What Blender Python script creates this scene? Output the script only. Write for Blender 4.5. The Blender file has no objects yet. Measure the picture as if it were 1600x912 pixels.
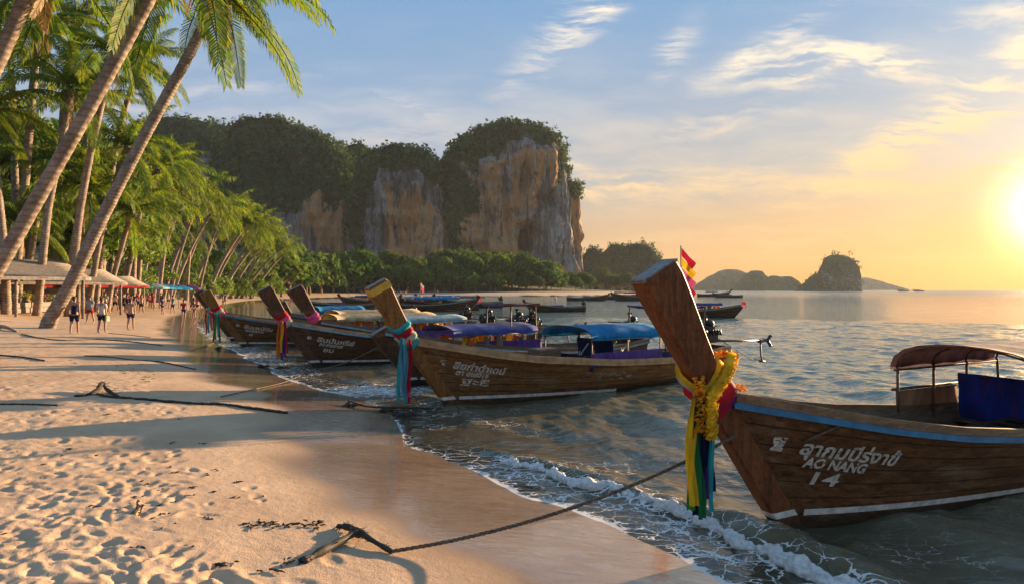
import bpy, bmesh, math, random
import numpy as np
from mathutils import Vector, Matrix, Euler
random.seed(7); RNG = np.random.default_rng(7)
S = bpy.context.scene
COL = S.collection
R = math.radians

# ------------------------------------------------------------------ camera
H, FPX, HZ = 2.6, 1000.0, 452.0          # eye height, focal length (photo px), horizon row
cam = bpy.data.objects.new('camera', bpy.data.cameras.new('camera'))
COL.objects.link(cam); S.camera = cam
cam.location = (0, 0, H); cam.rotation_euler = (R(90), 0, 0)
cam.data.lens = 36 * FPX / 1600; cam.data.sensor_width = 36
cam.data.shift_y = (HZ - 456.0) / 1600
cam.data.clip_start = 0.1; cam.data.clip_end = 9000
S.view_settings.view_transform = 'Standard'; S.view_settings.look = 'None'
S.view_settings.exposure = 1.88; S.view_settings.gamma = 1
try: S.view_settings.use_curve_mapping = False
except Exception: pass
S.cycles.use_denoising = True
S.cycles.max_bounces = 8; S.cycles.transparent_max_bounces = 12; S.cycles.volume_bounces = 1
S.cycles.caustics_reflective = False; S.cycles.caustics_refractive = False

# ------------------------------------------------------------------ world, sun
SUN_AZ, SUN_EL = R(47.5), R(7.6)        # azimuth clockwise from the view axis (+Y)
SDIR = Vector((math.sin(SUN_AZ)*math.cos(SUN_EL), math.cos(SUN_AZ)*math.cos(SUN_EL), math.sin(SUN_EL)))

class NT:
    """tiny helper for node trees"""
    def __init__(s, tree): s.t = tree
    def n(s, typ, **kw):
        nd = s.t.nodes.new(typ)
        for k, v in kw.items():
            if k.startswith('i_'):
                key = k[2:]; key = int(key) if key.isdigit() else key.replace('_', ' ')
                nd.inputs[key].default_value = v
            else: setattr(nd, k, v)
        return nd
    def l(s, a, b): s.t.links.new(a, b)
    def val(s, x, sock):
        if isinstance(x, (int, float)): sock.default_value = x
        elif isinstance(x, (tuple, list)): sock.default_value = x
        else: s.l(x, sock)
    def math(s, op, a, b=0.0, c=0.0, clamp=False):
        nd = s.n('ShaderNodeMath', operation=op, use_clamp=clamp)
        s.val(a, nd.inputs[0]); s.val(b, nd.inputs[1]); s.val(c, nd.inputs[2]); return nd.outputs[0]
    def vmath(s, op, a, b=(0, 0, 0)):
        nd = s.n('ShaderNodeVectorMath', operation=op)
        s.val(a, nd.inputs[0])
        if op == 'SCALE': s.val(b, nd.inputs['Scale'])
        else: s.val(b, nd.inputs[1])
        return nd.outputs['Value'] if op in ('DOT_PRODUCT', 'LENGTH') else nd.outputs['Vector']
    def mix(s, f, a, b, blend='MIX'):
        nd = s.n('ShaderNodeMix', data_type='RGBA', blend_type=blend, clamp_factor=True)
        s.val(f, nd.inputs[0])
        for x, k in ((a, 6), (b, 7)):
            if isinstance(x, (tuple, list)): nd.inputs[k].default_value = tuple(x)[:3] + (1,)
            else: s.l(x, nd.inputs[k])
        return nd.outputs[2]
    def ramp(s, f, a, b):                 # smoothstep a..b -> 0..1
        nd = s.n('ShaderNodeMapRange', interpolation_type='SMOOTHSTEP')
        s.val(f, nd.inputs[0]); nd.inputs[1].default_value = a; nd.inputs[2].default_value = b
        return nd.outputs[0]
    def noise(s, vec, scale, detail=4, rough=.55, dist=0.0, col=False):
        nd = s.n('ShaderNodeTexNoise'); s.val(vec, nd.inputs['Vector'])
        nd.inputs['Scale'].default_value = scale; nd.inputs['Detail'].default_value = detail
        nd.inputs['Roughness'].default_value = rough; nd.inputs['Distortion'].default_value = dist
        return nd.outputs['Color' if col else 'Fac']
    def mapping(s, vec, scale=(1, 1, 1), rot=(0, 0, 0), loc=(0, 0, 0)):
        nd = s.n('ShaderNodeMapping'); s.val(vec, nd.inputs[0])
        nd.inputs['Location'].default_value = loc; nd.inputs['Rotation'].default_value = rot; nd.inputs['Scale'].default_value = scale
        return nd.outputs[0]

W = bpy.data.worlds.new('World'); S.world = W; W.use_nodes = True
W.node_tree.nodes.clear(); g = NT(W.node_tree)
sky = g.n('ShaderNodeTexSky', sky_type='NISHITA', sun_disc=False, sun_elevation=SUN_EL, sun_rotation=SUN_AZ,
          altitude=0, air_density=1.0, dust_density=1.6, ozone_density=2.2)
tc = g.n('ShaderNodeTexCoord'); D = tc.outputs['Generated']
sep = g.n('ShaderNodeSeparateXYZ'); g.l(D, sep.inputs[0]); dz = sep.outputs[2]
elev = g.math('MAXIMUM', dz, 0.0)
cs = g.math('MAXIMUM', g.vmath('DOT_PRODUCT', D, tuple(SDIR)), 0.0)
sunward = g.ramp(cs, 0.35, 1.0)
GLOW2 = Vector((math.sin(R(40.3))*math.cos(R(5.3)), math.cos(R(40.3))*math.cos(R(5.3)), math.sin(R(5.3))))   # added second glow in the sky, off the sun's own direction
cs2 = g.math('MAXIMUM', g.vmath('DOT_PRODUCT', D, tuple(GLOW2)), 0.0)
# base: Nishita, graded towards the photograph's evening colours
warm = g.mix(sunward, (1.0, .80, .66), (1.15, .72, .28))
tint = g.mix(g.ramp(elev, 0.02, 0.30), warm, (.80, .98, 1.30))
base = g.mix(1.0, sky.outputs[0], tint, 'MULTIPLY')
fl = g.mix(g.ramp(elev, 0.0, 0.20), g.mix(sunward, (1.80, 1.22, .62), (2.1, .92, .08)), g.mix(sunward, (1.22, 1.38, 1.60), (1.55, 1.40, 1.15)))
fl = g.mix(g.ramp(elev, 0.08, 0.46), fl, (.56, 1.06, 1.72))
base = g.mix(0.95, base, fl)
# high cirrus: wisps lying in known directions (tangents of bearing and height), broken up by streaky noise
dy = g.math('MAXIMUM', sep.outputs[1], 0.06)
gx = g.math('DIVIDE', sep.outputs[0], dy); gz_ = g.math('DIVIDE', dz, dy)
gv = g.n('ShaderNodeCombineXYZ'); g.l(gx, gv.inputs[0]); g.l(gz_, gv.inputs[1]); gv = gv.outputs[0]
wv = g.vmath('SCALE', g.vmath('SUBTRACT', g.noise(gv, 6.0, 4, .55, 0, True), (.5, .5, .5)), .055)
gw = g.vmath('ADD', gv, wv); sw = g.n('ShaderNodeSeparateXYZ'); g.l(gw, sw.inputs[0])
mm = {True: None, False: None}
for (cx, cy, rx, ry, an, st) in ((.085,.410,.13,.028,48,.9),(.155,.445,.07,.02,42,.7),(.255,.378,.045,.020,55,.7),(.385,.372,.10,.017,28,1.),(.44,.335,.10,.026,2,1.15),(.52,.358,.14,.022,-4,1.),(.60,.345,.09,.020,-12,.7),
                                 (.74,.330,.24,.036,38,1.1),(.64,.235,.26,.030,26,1.),(.80,.20,.20,.03,22,1.),(.30,.255,.16,.020,9,.75),(-.18,.282,.08,.022,-5,.8),(-.14,.235,.20,.018,3,.5),(.27,.170,.24,.026,5,.85),
                                 (.14,.150,.12,.016,6,.7),(.55,.155,.30,.022,5,.85),(.76,.430,.16,.022,14,.7),(.10,.19,.10,.012,-12,.6),(.45,.085,.4,.016,2,.5),(-.5,.30,.2,.02,10,.5)):
    ca, sa = math.cos(R(an)), math.sin(R(an))
    u = g.math('MULTIPLY_ADD', sw.outputs[0], ca/rx, g.math('MULTIPLY_ADD', sw.outputs[1], sa/rx, -(cx*ca+cy*sa)/rx)); v = g.math('MULTIPLY_ADD', sw.outputs[0], -sa/ry, g.math('MULTIPLY_ADD', sw.outputs[1], ca/ry, (cx*sa-cy*ca)/ry))
    steep = an > 20
    e = g.math('POWER', 2.718, g.math('MULTIPLY', g.math('MULTIPLY_ADD', u, u, g.math('MULTIPLY', v, v)), -1.0)); e = g.math('MULTIPLY', e, st)
    mm[steep] = e if mm[steep] is None else g.math('ADD', mm[steep], e)
strk = g.noise(g.mapping(gw, scale=(3.4, 20, 0), rot=(0, 0, R(-6))), 1.5, 8, .66, .15)
strk2 = g.noise(g.mapping(gw, scale=(3.0, 22, 0), rot=(0, 0, R(-38)), loc=(2, 7, 0)), 1.6, 9, .68, .12)
soft = g.noise(g.mapping(gw, scale=(2, 9, 0), rot=(0, 0, R(-6)), loc=(3, 1, 0)), 1.6, 6, .6)
cm = g.math('ADD', g.math('MULTIPLY', g.math('MULTIPLY', mm[False], 1.2), g.ramp(strk, .40, .66)), g.math('MULTIPLY', g.math('MULTIPLY', mm[True], 1.35), g.ramp(strk2, .38, .64)))
veil = g.math('MULTIPLY', g.ramp(soft, .42, .72), g.math('MULTIPLY', g.math('SUBTRACT', 1.0, g.ramp(elev, .14, .44)), .50))
veil = g.math('MULTIPLY', veil, g.ramp(elev, .03, .12))
cm = g.math('MULTIPLY', g.math('MAXIMUM', g.math('MULTIPLY', cm, .95), veil), .95, clamp=True)
ccol = g.mix(sunward, (2.5, 2.35, 2.3), (3.0, 2.6, 2.0))
ccol = g.mix(g.ramp(elev, .10, .34), g.mix(sunward, (2.3, 1.75, 1.3), (2.9, 1.95, .9)), ccol)
skyc = g.mix(cm, base, ccol)
# aureole of the low sun behind thin haze, plus the added second glow
tot = g.vmath('ADD', g.vmath('ADD', skyc, g.vmath('SCALE', (1.0, .55, .14), g.math('MULTIPLY', g.math('POWER', cs, 26.0), .34))), g.vmath('SCALE', (1.0, .70, .34), g.math('ADD', g.math('MULTIPLY', g.math('POWER', cs, 420.0), 14.0), g.math('MULTIPLY', g.math('POWER', cs2, 1300.0), 13.0))))
bg = g.n('ShaderNodeBackground', i_Strength=.10); g.l(tot, bg.inputs[0])
wo = g.n('ShaderNodeOutputWorld'); g.l(bg.outputs[0], wo.inputs[0])
W.cycles.sampling_method = 'MANUAL'; W.cycles.sample_map_resolution = 1024

sun = bpy.data.objects.new('sun', bpy.data.lights.new('sun', 'SUN')); COL.objects.link(sun)
sun.data.energy = 4.6; sun.data.angle = R(.6); sun.data.color = (1.0, .66, .36)
sun.rotation_euler = SDIR.to_track_quat('Z', 'Y').to_euler(); sun.location = SDIR * 60

# ------------------------------------------------------------------ numeric helpers
_perm = RNG.permutation(256); _perm = np.concatenate([_perm, _perm, _perm])
_grad = RNG.normal(size=(256, 3)); _grad /= np.linalg.norm(_grad, axis=1)[:, None]
def pn(x, y, z=0.0):
    x, y, z = np.broadcast_arrays(np.asarray(x, float), np.asarray(y, float), np.asarray(z, float))
    xi, yi, zi = np.floor(x).astype(int), np.floor(y).astype(int), np.floor(z).astype(int)
    xf, yf, zf = x-xi, y-yi, z-zi; xi &= 255; yi &= 255; zi &= 255
    u, v, w = (t*t*t*(t*(t*6-15)+10) for t in (xf, yf, zf))
    def gr(a, b, c):
        h = _perm[_perm[_perm[xi+a]+yi+b]+zi+c]; q = _grad[h]
        return q[..., 0]*(xf-a)+q[..., 1]*(yf-b)+q[..., 2]*(zf-c)
    x1 = gr(0,0,0)*(1-u)+gr(1,0,0)*u; x2 = gr(0,1,0)*(1-u)+gr(1,1,0)*u
    x3 = gr(0,0,1)*(1-u)+gr(1,0,1)*u; x4 = gr(0,1,1)*(1-u)+gr(1,1,1)*u
    return ((x1*(1-v)+x2*v)*(1-w)+(x3*(1-v)+x4*v)*w)*1.6
def fbm(x, y, z=0.0, o=4, g_=.5):
    s, a, f = 0.0, 1.0, 1.0
    for i in range(o):
        s = s+a*pn(x*f+i*17.3, y*f-i*9.1, np.asarray(z)*f+i*3.7); a *= g_; f *= 2.03
    return s
def sst(a, b, x):
    t = np.clip((x-a)/(b-a), 0, 1); return t*t*(3-2*t)

SHORE = np.array([(40,-60),(20,-20),(9,-6),(5.2,0.5),(3.5,3.4),(2.5,4.9),(2.0,5.9),(1.62,6.6),(1.1,7.45),(.42,8.1),(-.5,9.2),
    (-1.45,10.6),(-2.2,13.4),(-3.6,15.4),(-5.7,17.7),(-9.6,24),(-15.3,33),(-24,49),(-34,72),(-43,100),(-53,135),(-57,162),(-53,198),
    (-40,222),(-20,235),(12,244),(34,266),(58,300),(84,370),(98,450),(94,600),(70,900)], float)
POLY = np.concatenate([SHORE, np.array([(-3500,900),(-3500,-400),(40,-400)], float)])
def shore_dist(x, y):
    """signed distance to the water's edge, positive on the land"""
    x = np.asarray(x, float); y = np.asarray(y, float)
    best = np.full(x.shape, 1e18)
    for a, b in zip(SHORE[:-1], SHORE[1:]):
        d = b-a; L2 = d@d
        t = np.clip(((x-a[0])*d[0]+(y-a[1])*d[1])/L2, 0, 1)
        best = np.minimum(best, (x-a[0]-t*d[0])**2+(y-a[1]-t*d[1])**2)
    ins = np.zeros(x.shape, bool); n = len(POLY)
    for i in range(n):
        (xa, ya), (xb, yb) = POLY[i], POLY[(i+1) % n]
        if ya == yb: continue
        ins ^= ((ya > y) != (yb > y)) & (x < (xb-xa)*(y-ya)/(yb-ya)+xa)
    return np.where(ins, 1, -1)*np.sqrt(best)
def ground_s(s, x, y):
    dcam = np.hypot(x, y)
    land = .95*(1-np.exp(-np.maximum(s, 0)/7.2))+.45*sst(8, 15, s)+1.0*sst(16, 40, s)+.16*np.clip(s-40, 0, 150)*sst(60, 200, dcam)
    sea = -np.minimum(.085*np.maximum(-s, 0), 2.6)
    return np.where(s > 0, land, sea)
def ground(x, y): 
    s = shore_dist(np.array([x]), np.array([y])); return float(ground_s(s, np.array([x]), np.array([y]))[0])
def P(px, py, d):
    """world point seen at photo pixel (px, py) at distance d along the view axis"""
    return Vector(((px-800)/FPX*d, d, H-(py-HZ)/FPX*d))
def on_ground(px, py):
    lo = 3.0; d = lo
    while d < 900:
        p = P(px, py, d)
        if p.z <= ground(p.x, p.y): break
        d *= 1.01
    p = P(px, py, d); p.z = ground(p.x, p.y); return p

# ------------------------------------------------------------------ object helpers
def link(o): COL.objects.link(o); return o
def tag(o, label=None, cat=None, group=None, kind=None):
    if label: o['label'] = label
    if cat: o['category'] = cat
    if group: o['group'] = group
    if kind: o['kind'] = kind
    return o
def empty(name, loc=(0, 0, 0), rz=0.0):
    o = bpy.data.objects.new(name, None); o.location = loc; o.rotation_euler = (0, 0, rz); o.empty_display_size = .2
    return link(o)
def np_mesh(name, V, F, mats, smooth=False, attrs=None):
    """V (n,3) array, F (m,k) int array with k = 3 or 4, or a list of faces"""
    me = bpy.data.meshes.new(name)
    V = np.asarray(V, np.float32)
    if isinstance(F, np.ndarray):
        k = F.shape[1]; me.vertices.add(len(V)); me.vertices.foreach_set('co', V.ravel())
        me.loops.add(F.size); me.loops.foreach_set('vertex_index', F.ravel().astype(np.int32))
        me.polygons.add(len(F)); me.polygons.foreach_set('loop_start', np.arange(0, F.size, k, dtype=np.int32))
        me.polygons.foreach_set('loop_total', np.full(len(F), k, np.int32)); me.update(calc_edges=True)
    else:
        me.from_pydata(V.tolist(), [], F); me.update()
    if smooth: me.polygons.foreach_set('use_smooth', np.ones(len(me.polygons), bool))
    for k, v in (attrs or {}).items():
        a = me.attributes.new(k, 'FLOAT', 'POINT'); a.data.foreach_set('value', np.asarray(v, np.float32))
    for m in (mats if isinstance(mats, (list, tuple)) else [mats]): me.materials.append(m)
    return me
def add(name, me, parent=None, loc=None):
    o = bpy.data.objects.new(name, me); link(o)
    if parent: o.parent = parent
    if loc is not None: o.location = loc
    return o
class MB:
    def __init__(s): s.v, s.f, s.sm = [], [], []
    def raw(s, vs, fs, smooth=False):
        b = len(s.v); s.v += [tuple(v) for v in vs]; s.f += [tuple(i+b for i in f) for f in fs]; s.sm += [smooth]*len(fs); return s
    def box(s, c, d, rot=None, bev=0.0):
        hx, hy, hz = d[0]/2, d[1]/2, d[2]/2
        M = (rot.to_matrix() if isinstance(rot, Euler) else rot) if rot else None
        if bev <= 0:
            vs = [(x*hx, y*hy, z*hz) for x in (-1, 1) for y in (-1, 1) for z in (-1, 1)]
            fs = [(0,1,3,2),(4,6,7,5),(0,4,5,1),(2,3,7,6),(0,2,6,4),(1,5,7,3)]
        else:
            bm = bmesh.new(); bmesh.ops.create_cube(bm, size=1); bmesh.ops.scale(bm, vec=d, verts=bm.verts)
            bmesh.ops.bevel(bm, geom=bm.edges[:], offset=bev, segments=1, affect='EDGES')
            bm.verts.index_update(); vs = [tuple(v.co) for v in bm.verts]; fs = [tuple(v.index for v in f.verts) for f in bm.faces]; bm.free()
        out = []
        for v in vs:
            v = Vector(v)
            if M is not None: v = M @ v
            out.append(v+Vector(c))
        return s.raw(out, fs)
    def tube(s, pts, rad, n=8, cap=True, smooth=True, flat=1.0):
        pts = [Vector(p) for p in pts]; m = len(pts)
        if isinstance(rad, (int, float)): rad = [rad]*m
        vs, fs = [], []; up = Vector((0, 0, 1))
        prev = None
        for i, p in enumerate(pts):
            t = (pts[min(i+1, m-1)]-pts[max(i-1, 0)]).normalized()
            if prev is None:
                a = t.cross(up)
                if a.length < .05: a = t.cross(Vector((0, 1, 0)))
                a.normalize()
            else:
                a = (prev-t*prev.dot(t)).normalized()
            prev = a; b = t.cross(a)
            for k in range(n):
                an = 2*math.pi*k/n; vs.append(p+(a*math.cos(an)+b*math.sin(an)*flat)*rad[i])
        for i in range(m-1):
            for k in range(n):
                k2 = (k+1) % n; fs.append((i*n+k, i*n+k2, (i+1)*n+k2, (i+1)*n+k))
        if cap: fs += [tuple(range(n-1, -1, -1)), tuple((m-1)*n+k for k in range(n))]
        return s.raw(vs, fs, smooth)
    def ball(s, c, r, nu=10, nv=7, jit=0.0):
        r = (r, r, r) if isinstance(r, (int, float)) else r
        vs = [(c[0], c[1], c[2]+r[2])]
        for j in range(1, nv):
            ph = math.pi*j/nv
            for i in range(nu):
                th = 2*math.pi*i/nu; q = 1+random.uniform(-jit, jit)
                vs.append((c[0]+r[0]*math.sin(ph)*math.cos(th)*q, c[1]+r[1]*math.sin(ph)*math.sin(th)*q, c[2]+r[2]*math.cos(ph)*q))
        vs.append((c[0], c[1], c[2]-r[2])); e = len(vs)-1
        fs = [(0, 1+i, 1+(i+1) % nu) for i in range(nu)]
        for j in range(nv-2):
            for i in range(nu):
                a = 1+j*nu; fs.append((a+i, a+nu+i, a+nu+(i+1) % nu, a+(i+1) % nu))
        a = 1+(nv-2)*nu; fs += [(e, a+(i+1) % nu, a+i) for i in range(nu)]
        return s.raw(vs, fs, True)
    def mesh(s, name, mat):
        me = bpy.data.meshes.new(name); me.from_pydata(s.v, [], s.f); me.update()
        me.polygons.foreach_set('use_smooth', s.sm)
        me.materials.append(mat); return me
    def build(s, name, mat, parent=None, loc=None): return add(name, s.mesh(name, mat), parent, loc)
def copy_tree(o, loc=None, rz=None, scale=None):
    c = o.copy(); link(c)
    if loc is not None: c.location = loc
    if rz is not None: c.rotation_euler = (o.rotation_euler.x, o.rotation_euler.y, rz)
    if scale is not None: c.scale = scale
    for ch in list(o.children):
        d = ch.copy(); link(d); d.parent = c
        for gch in list(ch.children):
            e = gch.copy(); link(e); e.parent = d
    return c

# ------------------------------------------------------------------ materials
def mat(name, fn):
    m = bpy.data.materials.new(name); m.use_nodes = True; m.node_tree.nodes.clear()
    gg = NT(m.node_tree); out = gg.n('ShaderNodeOutputMaterial'); fn(gg, out); return m
def pbsdf(gg, col, rough=.6, spec=.5, **kw):
    b = gg.n('ShaderNodeBsdfPrincipled'); gg.val(col if not isinstance(col, tuple) else tuple(col)[:3]+(1,), b.inputs['Base Color'])
    gg.val(rough, b.inputs['Roughness']); b.inputs['Specular IOR Level'].default_value = spec
    return b
def bump(gg, h, strength=.3, dist=.02):
    b = gg.n('ShaderNodeBump', i_Strength=strength, i_Distance=dist); gg.l(h, b.inputs['Height']); return b.outputs[0]
def plain(name, col, rough=.6, var=.25, scale=8, spec=.4, bstr=.15, bdist=.005):
    def fn(gg, out):
        o = gg.n('ShaderNodeTexCoord').outputs['Object']
        n = gg.noise(o, scale, 5, .6)
        c = gg.mix(gg.ramp(n, .3, .7), tuple(x*(1-var) for x in col), tuple(min(1, x*(1+var)) for x in col))
        b = pbsdf(gg, c, rough, spec); gg.l(bump(gg, gg.noise(o, scale*5, 3, .6), bstr, bdist), b.inputs['Normal']); gg.l(b.outputs[0], out.inputs[0])
    return mat(name, fn)
def wood(name, dark, light, axis_scale=(.6, 9, 9), rough=.50, spec=.22, wet=True, worn=.0):
    def fn(gg, out):
        o = gg.n('ShaderNodeTexCoord').outputs['Object']
        oi = gg.n('ShaderNodeObjectInfo')
        v = gg.vmath('ADD', gg.mapping(o, scale=axis_scale), gg.vmath('SCALE', (7.0, 3.0, 5.0), gg.math('MULTIPLY', oi.outputs['Random'], 9.0)))
        n = gg.noise(v, 2.2, 8, .66, 1.2)
        fine = gg.noise(gg.mapping(v, scale=(1, 5, 5)), 5, 4, .6)
        f = gg.math('ADD', gg.math('MULTIPLY', n, .7), gg.math('MULTIPLY', fine, .35))
        c = gg.mix(gg.ramp(f, .36, .70), dark, light)
        tone = gg.math('ADD', gg.math('MULTIPLY', oi.outputs['Random'], .25), .88)
        c = gg.vmath('SCALE', c, tone)
        big = gg.noise(gg.mapping(o, scale=(.55, 2.2, 3.2)), 1.3, 7, .70)
        if worn > 0:
            c = gg.mix(gg.math('MULTIPLY', gg.ramp(big, .50, .72), worn), c, (.34, .25, .16))
            c = gg.mix(gg.math('MULTIPLY', gg.ramp(gg.noise(gg.mapping(o, scale=(.5, 3, 6), loc=(4, 1, 2)), 3.5, 7, .7), .55, .75), .6), c, tuple(x*.35 for x in dark))
        z = gg.n('ShaderNodeSeparateXYZ'); gg.l(o, z.inputs[0])
        if wet:  # weed and damp on the planks by the waterline
            wl = gg.math('SUBTRACT', 1.0, gg.ramp(gg.math('ADD', z.outputs[2], gg.math('MULTIPLY', gg.math('SUBTRACT', n, .5), .18)), .05, .26))
            c = gg.mix(gg.math('MULTIPLY', wl, .75), c, (.012, .013, .009))
        b = pbsdf(gg, c, gg.math('ADD', gg.math('MULTIPLY', n, .3), rough-.12), spec)
        gg.l(bump(gg, f, .35, .006), b.inputs['Normal']); gg.l(b.outputs[0], out.inputs[0])
    return mat(name, fn)
def cloth(name, col, rough=.8, trans=.35, var=.25, streak=None):
    def fn(gg, out):
        o = gg.n('ShaderNodeTexCoord').outputs['Object']
        n = gg.noise(gg.mapping(o, scale=(1, 1, .35)), 5, 5, .6)
        c = gg.mix(gg.ramp(n, .3, .7), tuple(x*(1-var) for x in col), tuple(min(1, x*(1+var)) for x in col))
        if streak: c = gg.mix(gg.math('MULTIPLY', gg.ramp(gg.noise(gg.mapping(o, scale=(3, 3, .7), loc=(2, 5, 1)), 2.4, 5, .65, .8), .48, .66), .8), c, streak)
        b = pbsdf(gg, c, rough, .25); gg.l(bump(gg, gg.noise(gg.mapping(o, scale=(1, 1, .3)), 9, 3), .4, .02), b.inputs['Normal'])
        t = gg.n('ShaderNodeBsdfTranslucent'); gg.l(c, t.inputs[0])
        m = gg.n('ShaderNodeMixShader', i_0=trans); gg.l(b.outputs[0], m.inputs[1]); gg.l(t.outputs[0], m.inputs[2]); gg.l(m.outputs[0], out.inputs[0])
    return mat(name, fn)
def leafmat(name, a, b_, c_, scale=.35, trans=.45, rough=.55, spec=.3):
    def fn(gg, out):
        ge = gg.n('ShaderNodeNewGeometry')
        r = ge.outputs['Random Per Island']
        n = gg.noise(ge.outputs['Position'], scale, 3, .6)
        c = gg.mix(gg.ramp(n, .35, .65), a, b_)
        c = gg.mix(gg.math('MULTIPLY', gg.ramp(r, .62, 1.0), .8), c, c_)
        c = gg.vmath('SCALE', c, gg.math('ADD', gg.math('MULTIPLY', gg.n('ShaderNodeObjectInfo').outputs['Random'], .5), .75))
        p = pbsdf(gg, c, rough, spec)
        t = gg.n('ShaderNodeBsdfTranslucent'); gg.l(gg.mix(1.0, c, (1.5, 1.35, .5), 'MULTIPLY'), t.inputs[0])
        m = gg.n('ShaderNodeMixShader', i_0=trans); gg.l(p.outputs[0], m.inputs[1]); gg.l(t.outputs[0], m.inputs[2]); gg.l(m.outputs[0], out.inputs[0])
    return mat(name, fn)

M = {}
M['frond'] = leafmat('palm_leaf', (.060, .135, .020), (.13, .20, .026), (.26, .25, .04), .5, .5)
M['dead_frond'] = leafmat('dead_palm_leaf', (.13, .08, .035), (.22, .14, .06), (.28, .19, .09), .5, .3)
M['leaf'] = leafmat('broad_leaf', (.045, .125, .018), (.11, .19, .025), (.21, .24, .04), .6, .45)
M['far_leaf'] = leafmat('forest_leaf', (.030, .095, .024), (.080, .140, .028), (.13, .165, .032), .07, .30, .85, .08)
M['hill_leaf'] = leafmat('hillside_leaf', (.030, .090, .042), (.095, .170, .055), (.15, .18, .05), .045, .18, .9, .05)
M['stem'] = leafmat('leaf_rib', (.16, .14, .05), (.22, .17, .06), (.2, .15, .05), 2, .1)

def _trunk(gg, out):
    o = gg.n('ShaderNodeTexCoord').outputs['Object']; z = gg.n('ShaderNodeSeparateXYZ'); gg.l(o, z.inputs[0])
    n = gg.noise(o, 3.0, 6, .65)
    rings = gg.math('SINE', gg.math('ADD', gg.math('MULTIPLY', z.outputs[2], 38.0), gg.math('MULTIPLY', n, 5.0)))
    c = gg.mix(gg.ramp(n, .3, .7), (.15, .115, .09), (.34, .28, .225))
    c = gg.mix(gg.math('MULTIPLY', gg.ramp(rings, .55, 1.0), .45), c, (.09, .065, .05))
    c = gg.mix(gg.math('MULTIPLY', gg.ramp(gg.noise(o, 1.2, 4), .55, .7), .45), c, (.33, .28, .23))
    b = pbsdf(gg, c, .85, .2); gg.l(bump(gg, gg.math('ADD', rings, gg.math('MULTIPLY', n, 1.5)), .5, .02), b.inputs['Normal']); gg.l(b.outputs[0], out.inputs[0])
M['trunk'] = mat('palm_bark', _trunk)

def _sand(gg, out):
    ge = gg.n('ShaderNodeNewGeometry'); p = ge.outputs['Position']
    wet = gg.n('ShaderNodeAttribute', attribute_name='wet').outputs['Fac']
    veg = gg.n('ShaderNodeAttribute', attribute_name='veg').outputs['Fac']
    n = gg.noise(p, .8, 5, .6); f = gg.noise(p, 60, 3, .7); m_ = gg.noise(p, 7, 5, .65)
    dry = gg.mix(gg.ramp(n, .3, .7), (.46, .31, .19), (.58, .41, .265))
    dry = gg.mix(gg.math('MULTIPLY', gg.ramp(f, .55, .8), .35), dry, (.24, .16, .10))
    dry = gg.mix(gg.math('MULTIPLY', gg.ramp(m_, .62, .78), .4), dry, (.27, .19, .12))
    wetc = gg.mix(gg.ramp(n, .3, .7), (.20, .135, .082), (.275, .19, .118))
    w = gg.ramp(gg.math('ADD', wet, gg.math('MULTIPLY', gg.math('SUBTRACT', n, .5), .35)), .15, .85)
    c = gg.mix(w, dry, wetc)
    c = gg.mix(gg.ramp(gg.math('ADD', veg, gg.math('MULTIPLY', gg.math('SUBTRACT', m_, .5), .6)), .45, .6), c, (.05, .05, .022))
    # thin run-off film: streaks lying along the shore
    st = gg.noise(gg.mapping(p, scale=(1.0, 3.2, 1), rot=(0, 0, R(-28))), 2.6, 6, .62, 1.0)
    film = gg.math('MULTIPLY', gg.ramp(gg.math('ADD', wet, gg.math('MULTIPLY', gg.math('SUBTRACT', n, .5), .4)), .55, .95), 1.0)
    rough = gg.math('ADD', gg.math('MULTIPLY', w, -.50), .92)
    rough = gg.math('SUBTRACT', rough, gg.math('MULTIPLY', film, gg.math('ADD', .22, gg.math('MULTIPLY', gg.ramp(st, .35, .6), .12))), clamp=True)
    b = pbsdf(gg, c, rough, .5); b.inputs['IOR'].default_value = 1.36
    hh = gg.math('ADD', gg.math('MULTIPLY', f, gg.math('SUBTRACT', .35, gg.math('MULTIPLY', w, .33))), gg.math('MULTIPLY', m_, gg.math('SUBTRACT', 1.0, gg.math('MULTIPLY', w, .93))))
    hh = gg.math('ADD', hh, gg.math('MULTIPLY', st, gg.math('MULTIPLY', film, .55)))
    gg.l(bump(gg, hh, .55, .03), b.inputs['Normal'])
    gg.l(gg.math('MULTIPLY', film, gg.math('ADD', .55, gg.math('MULTIPLY', gg.ramp(st, .40, .62), .45))), b.inputs['Coat Weight']); b.inputs['Coat Roughness'].default_value = .06; b.inputs['Coat IOR'].default_value = 1.65
    gg.l(bump(gg, gg.noise(gg.mapping(p, scale=(1.0, 3.2, 1), rot=(0, 0, R(-28))), 5.0, 3, .5), .06, .03), b.inputs['Coat Normal']); gg.l(b.outputs[0], out.inputs[0])
M['sand'] = mat('beach_sand', _sand)

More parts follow.
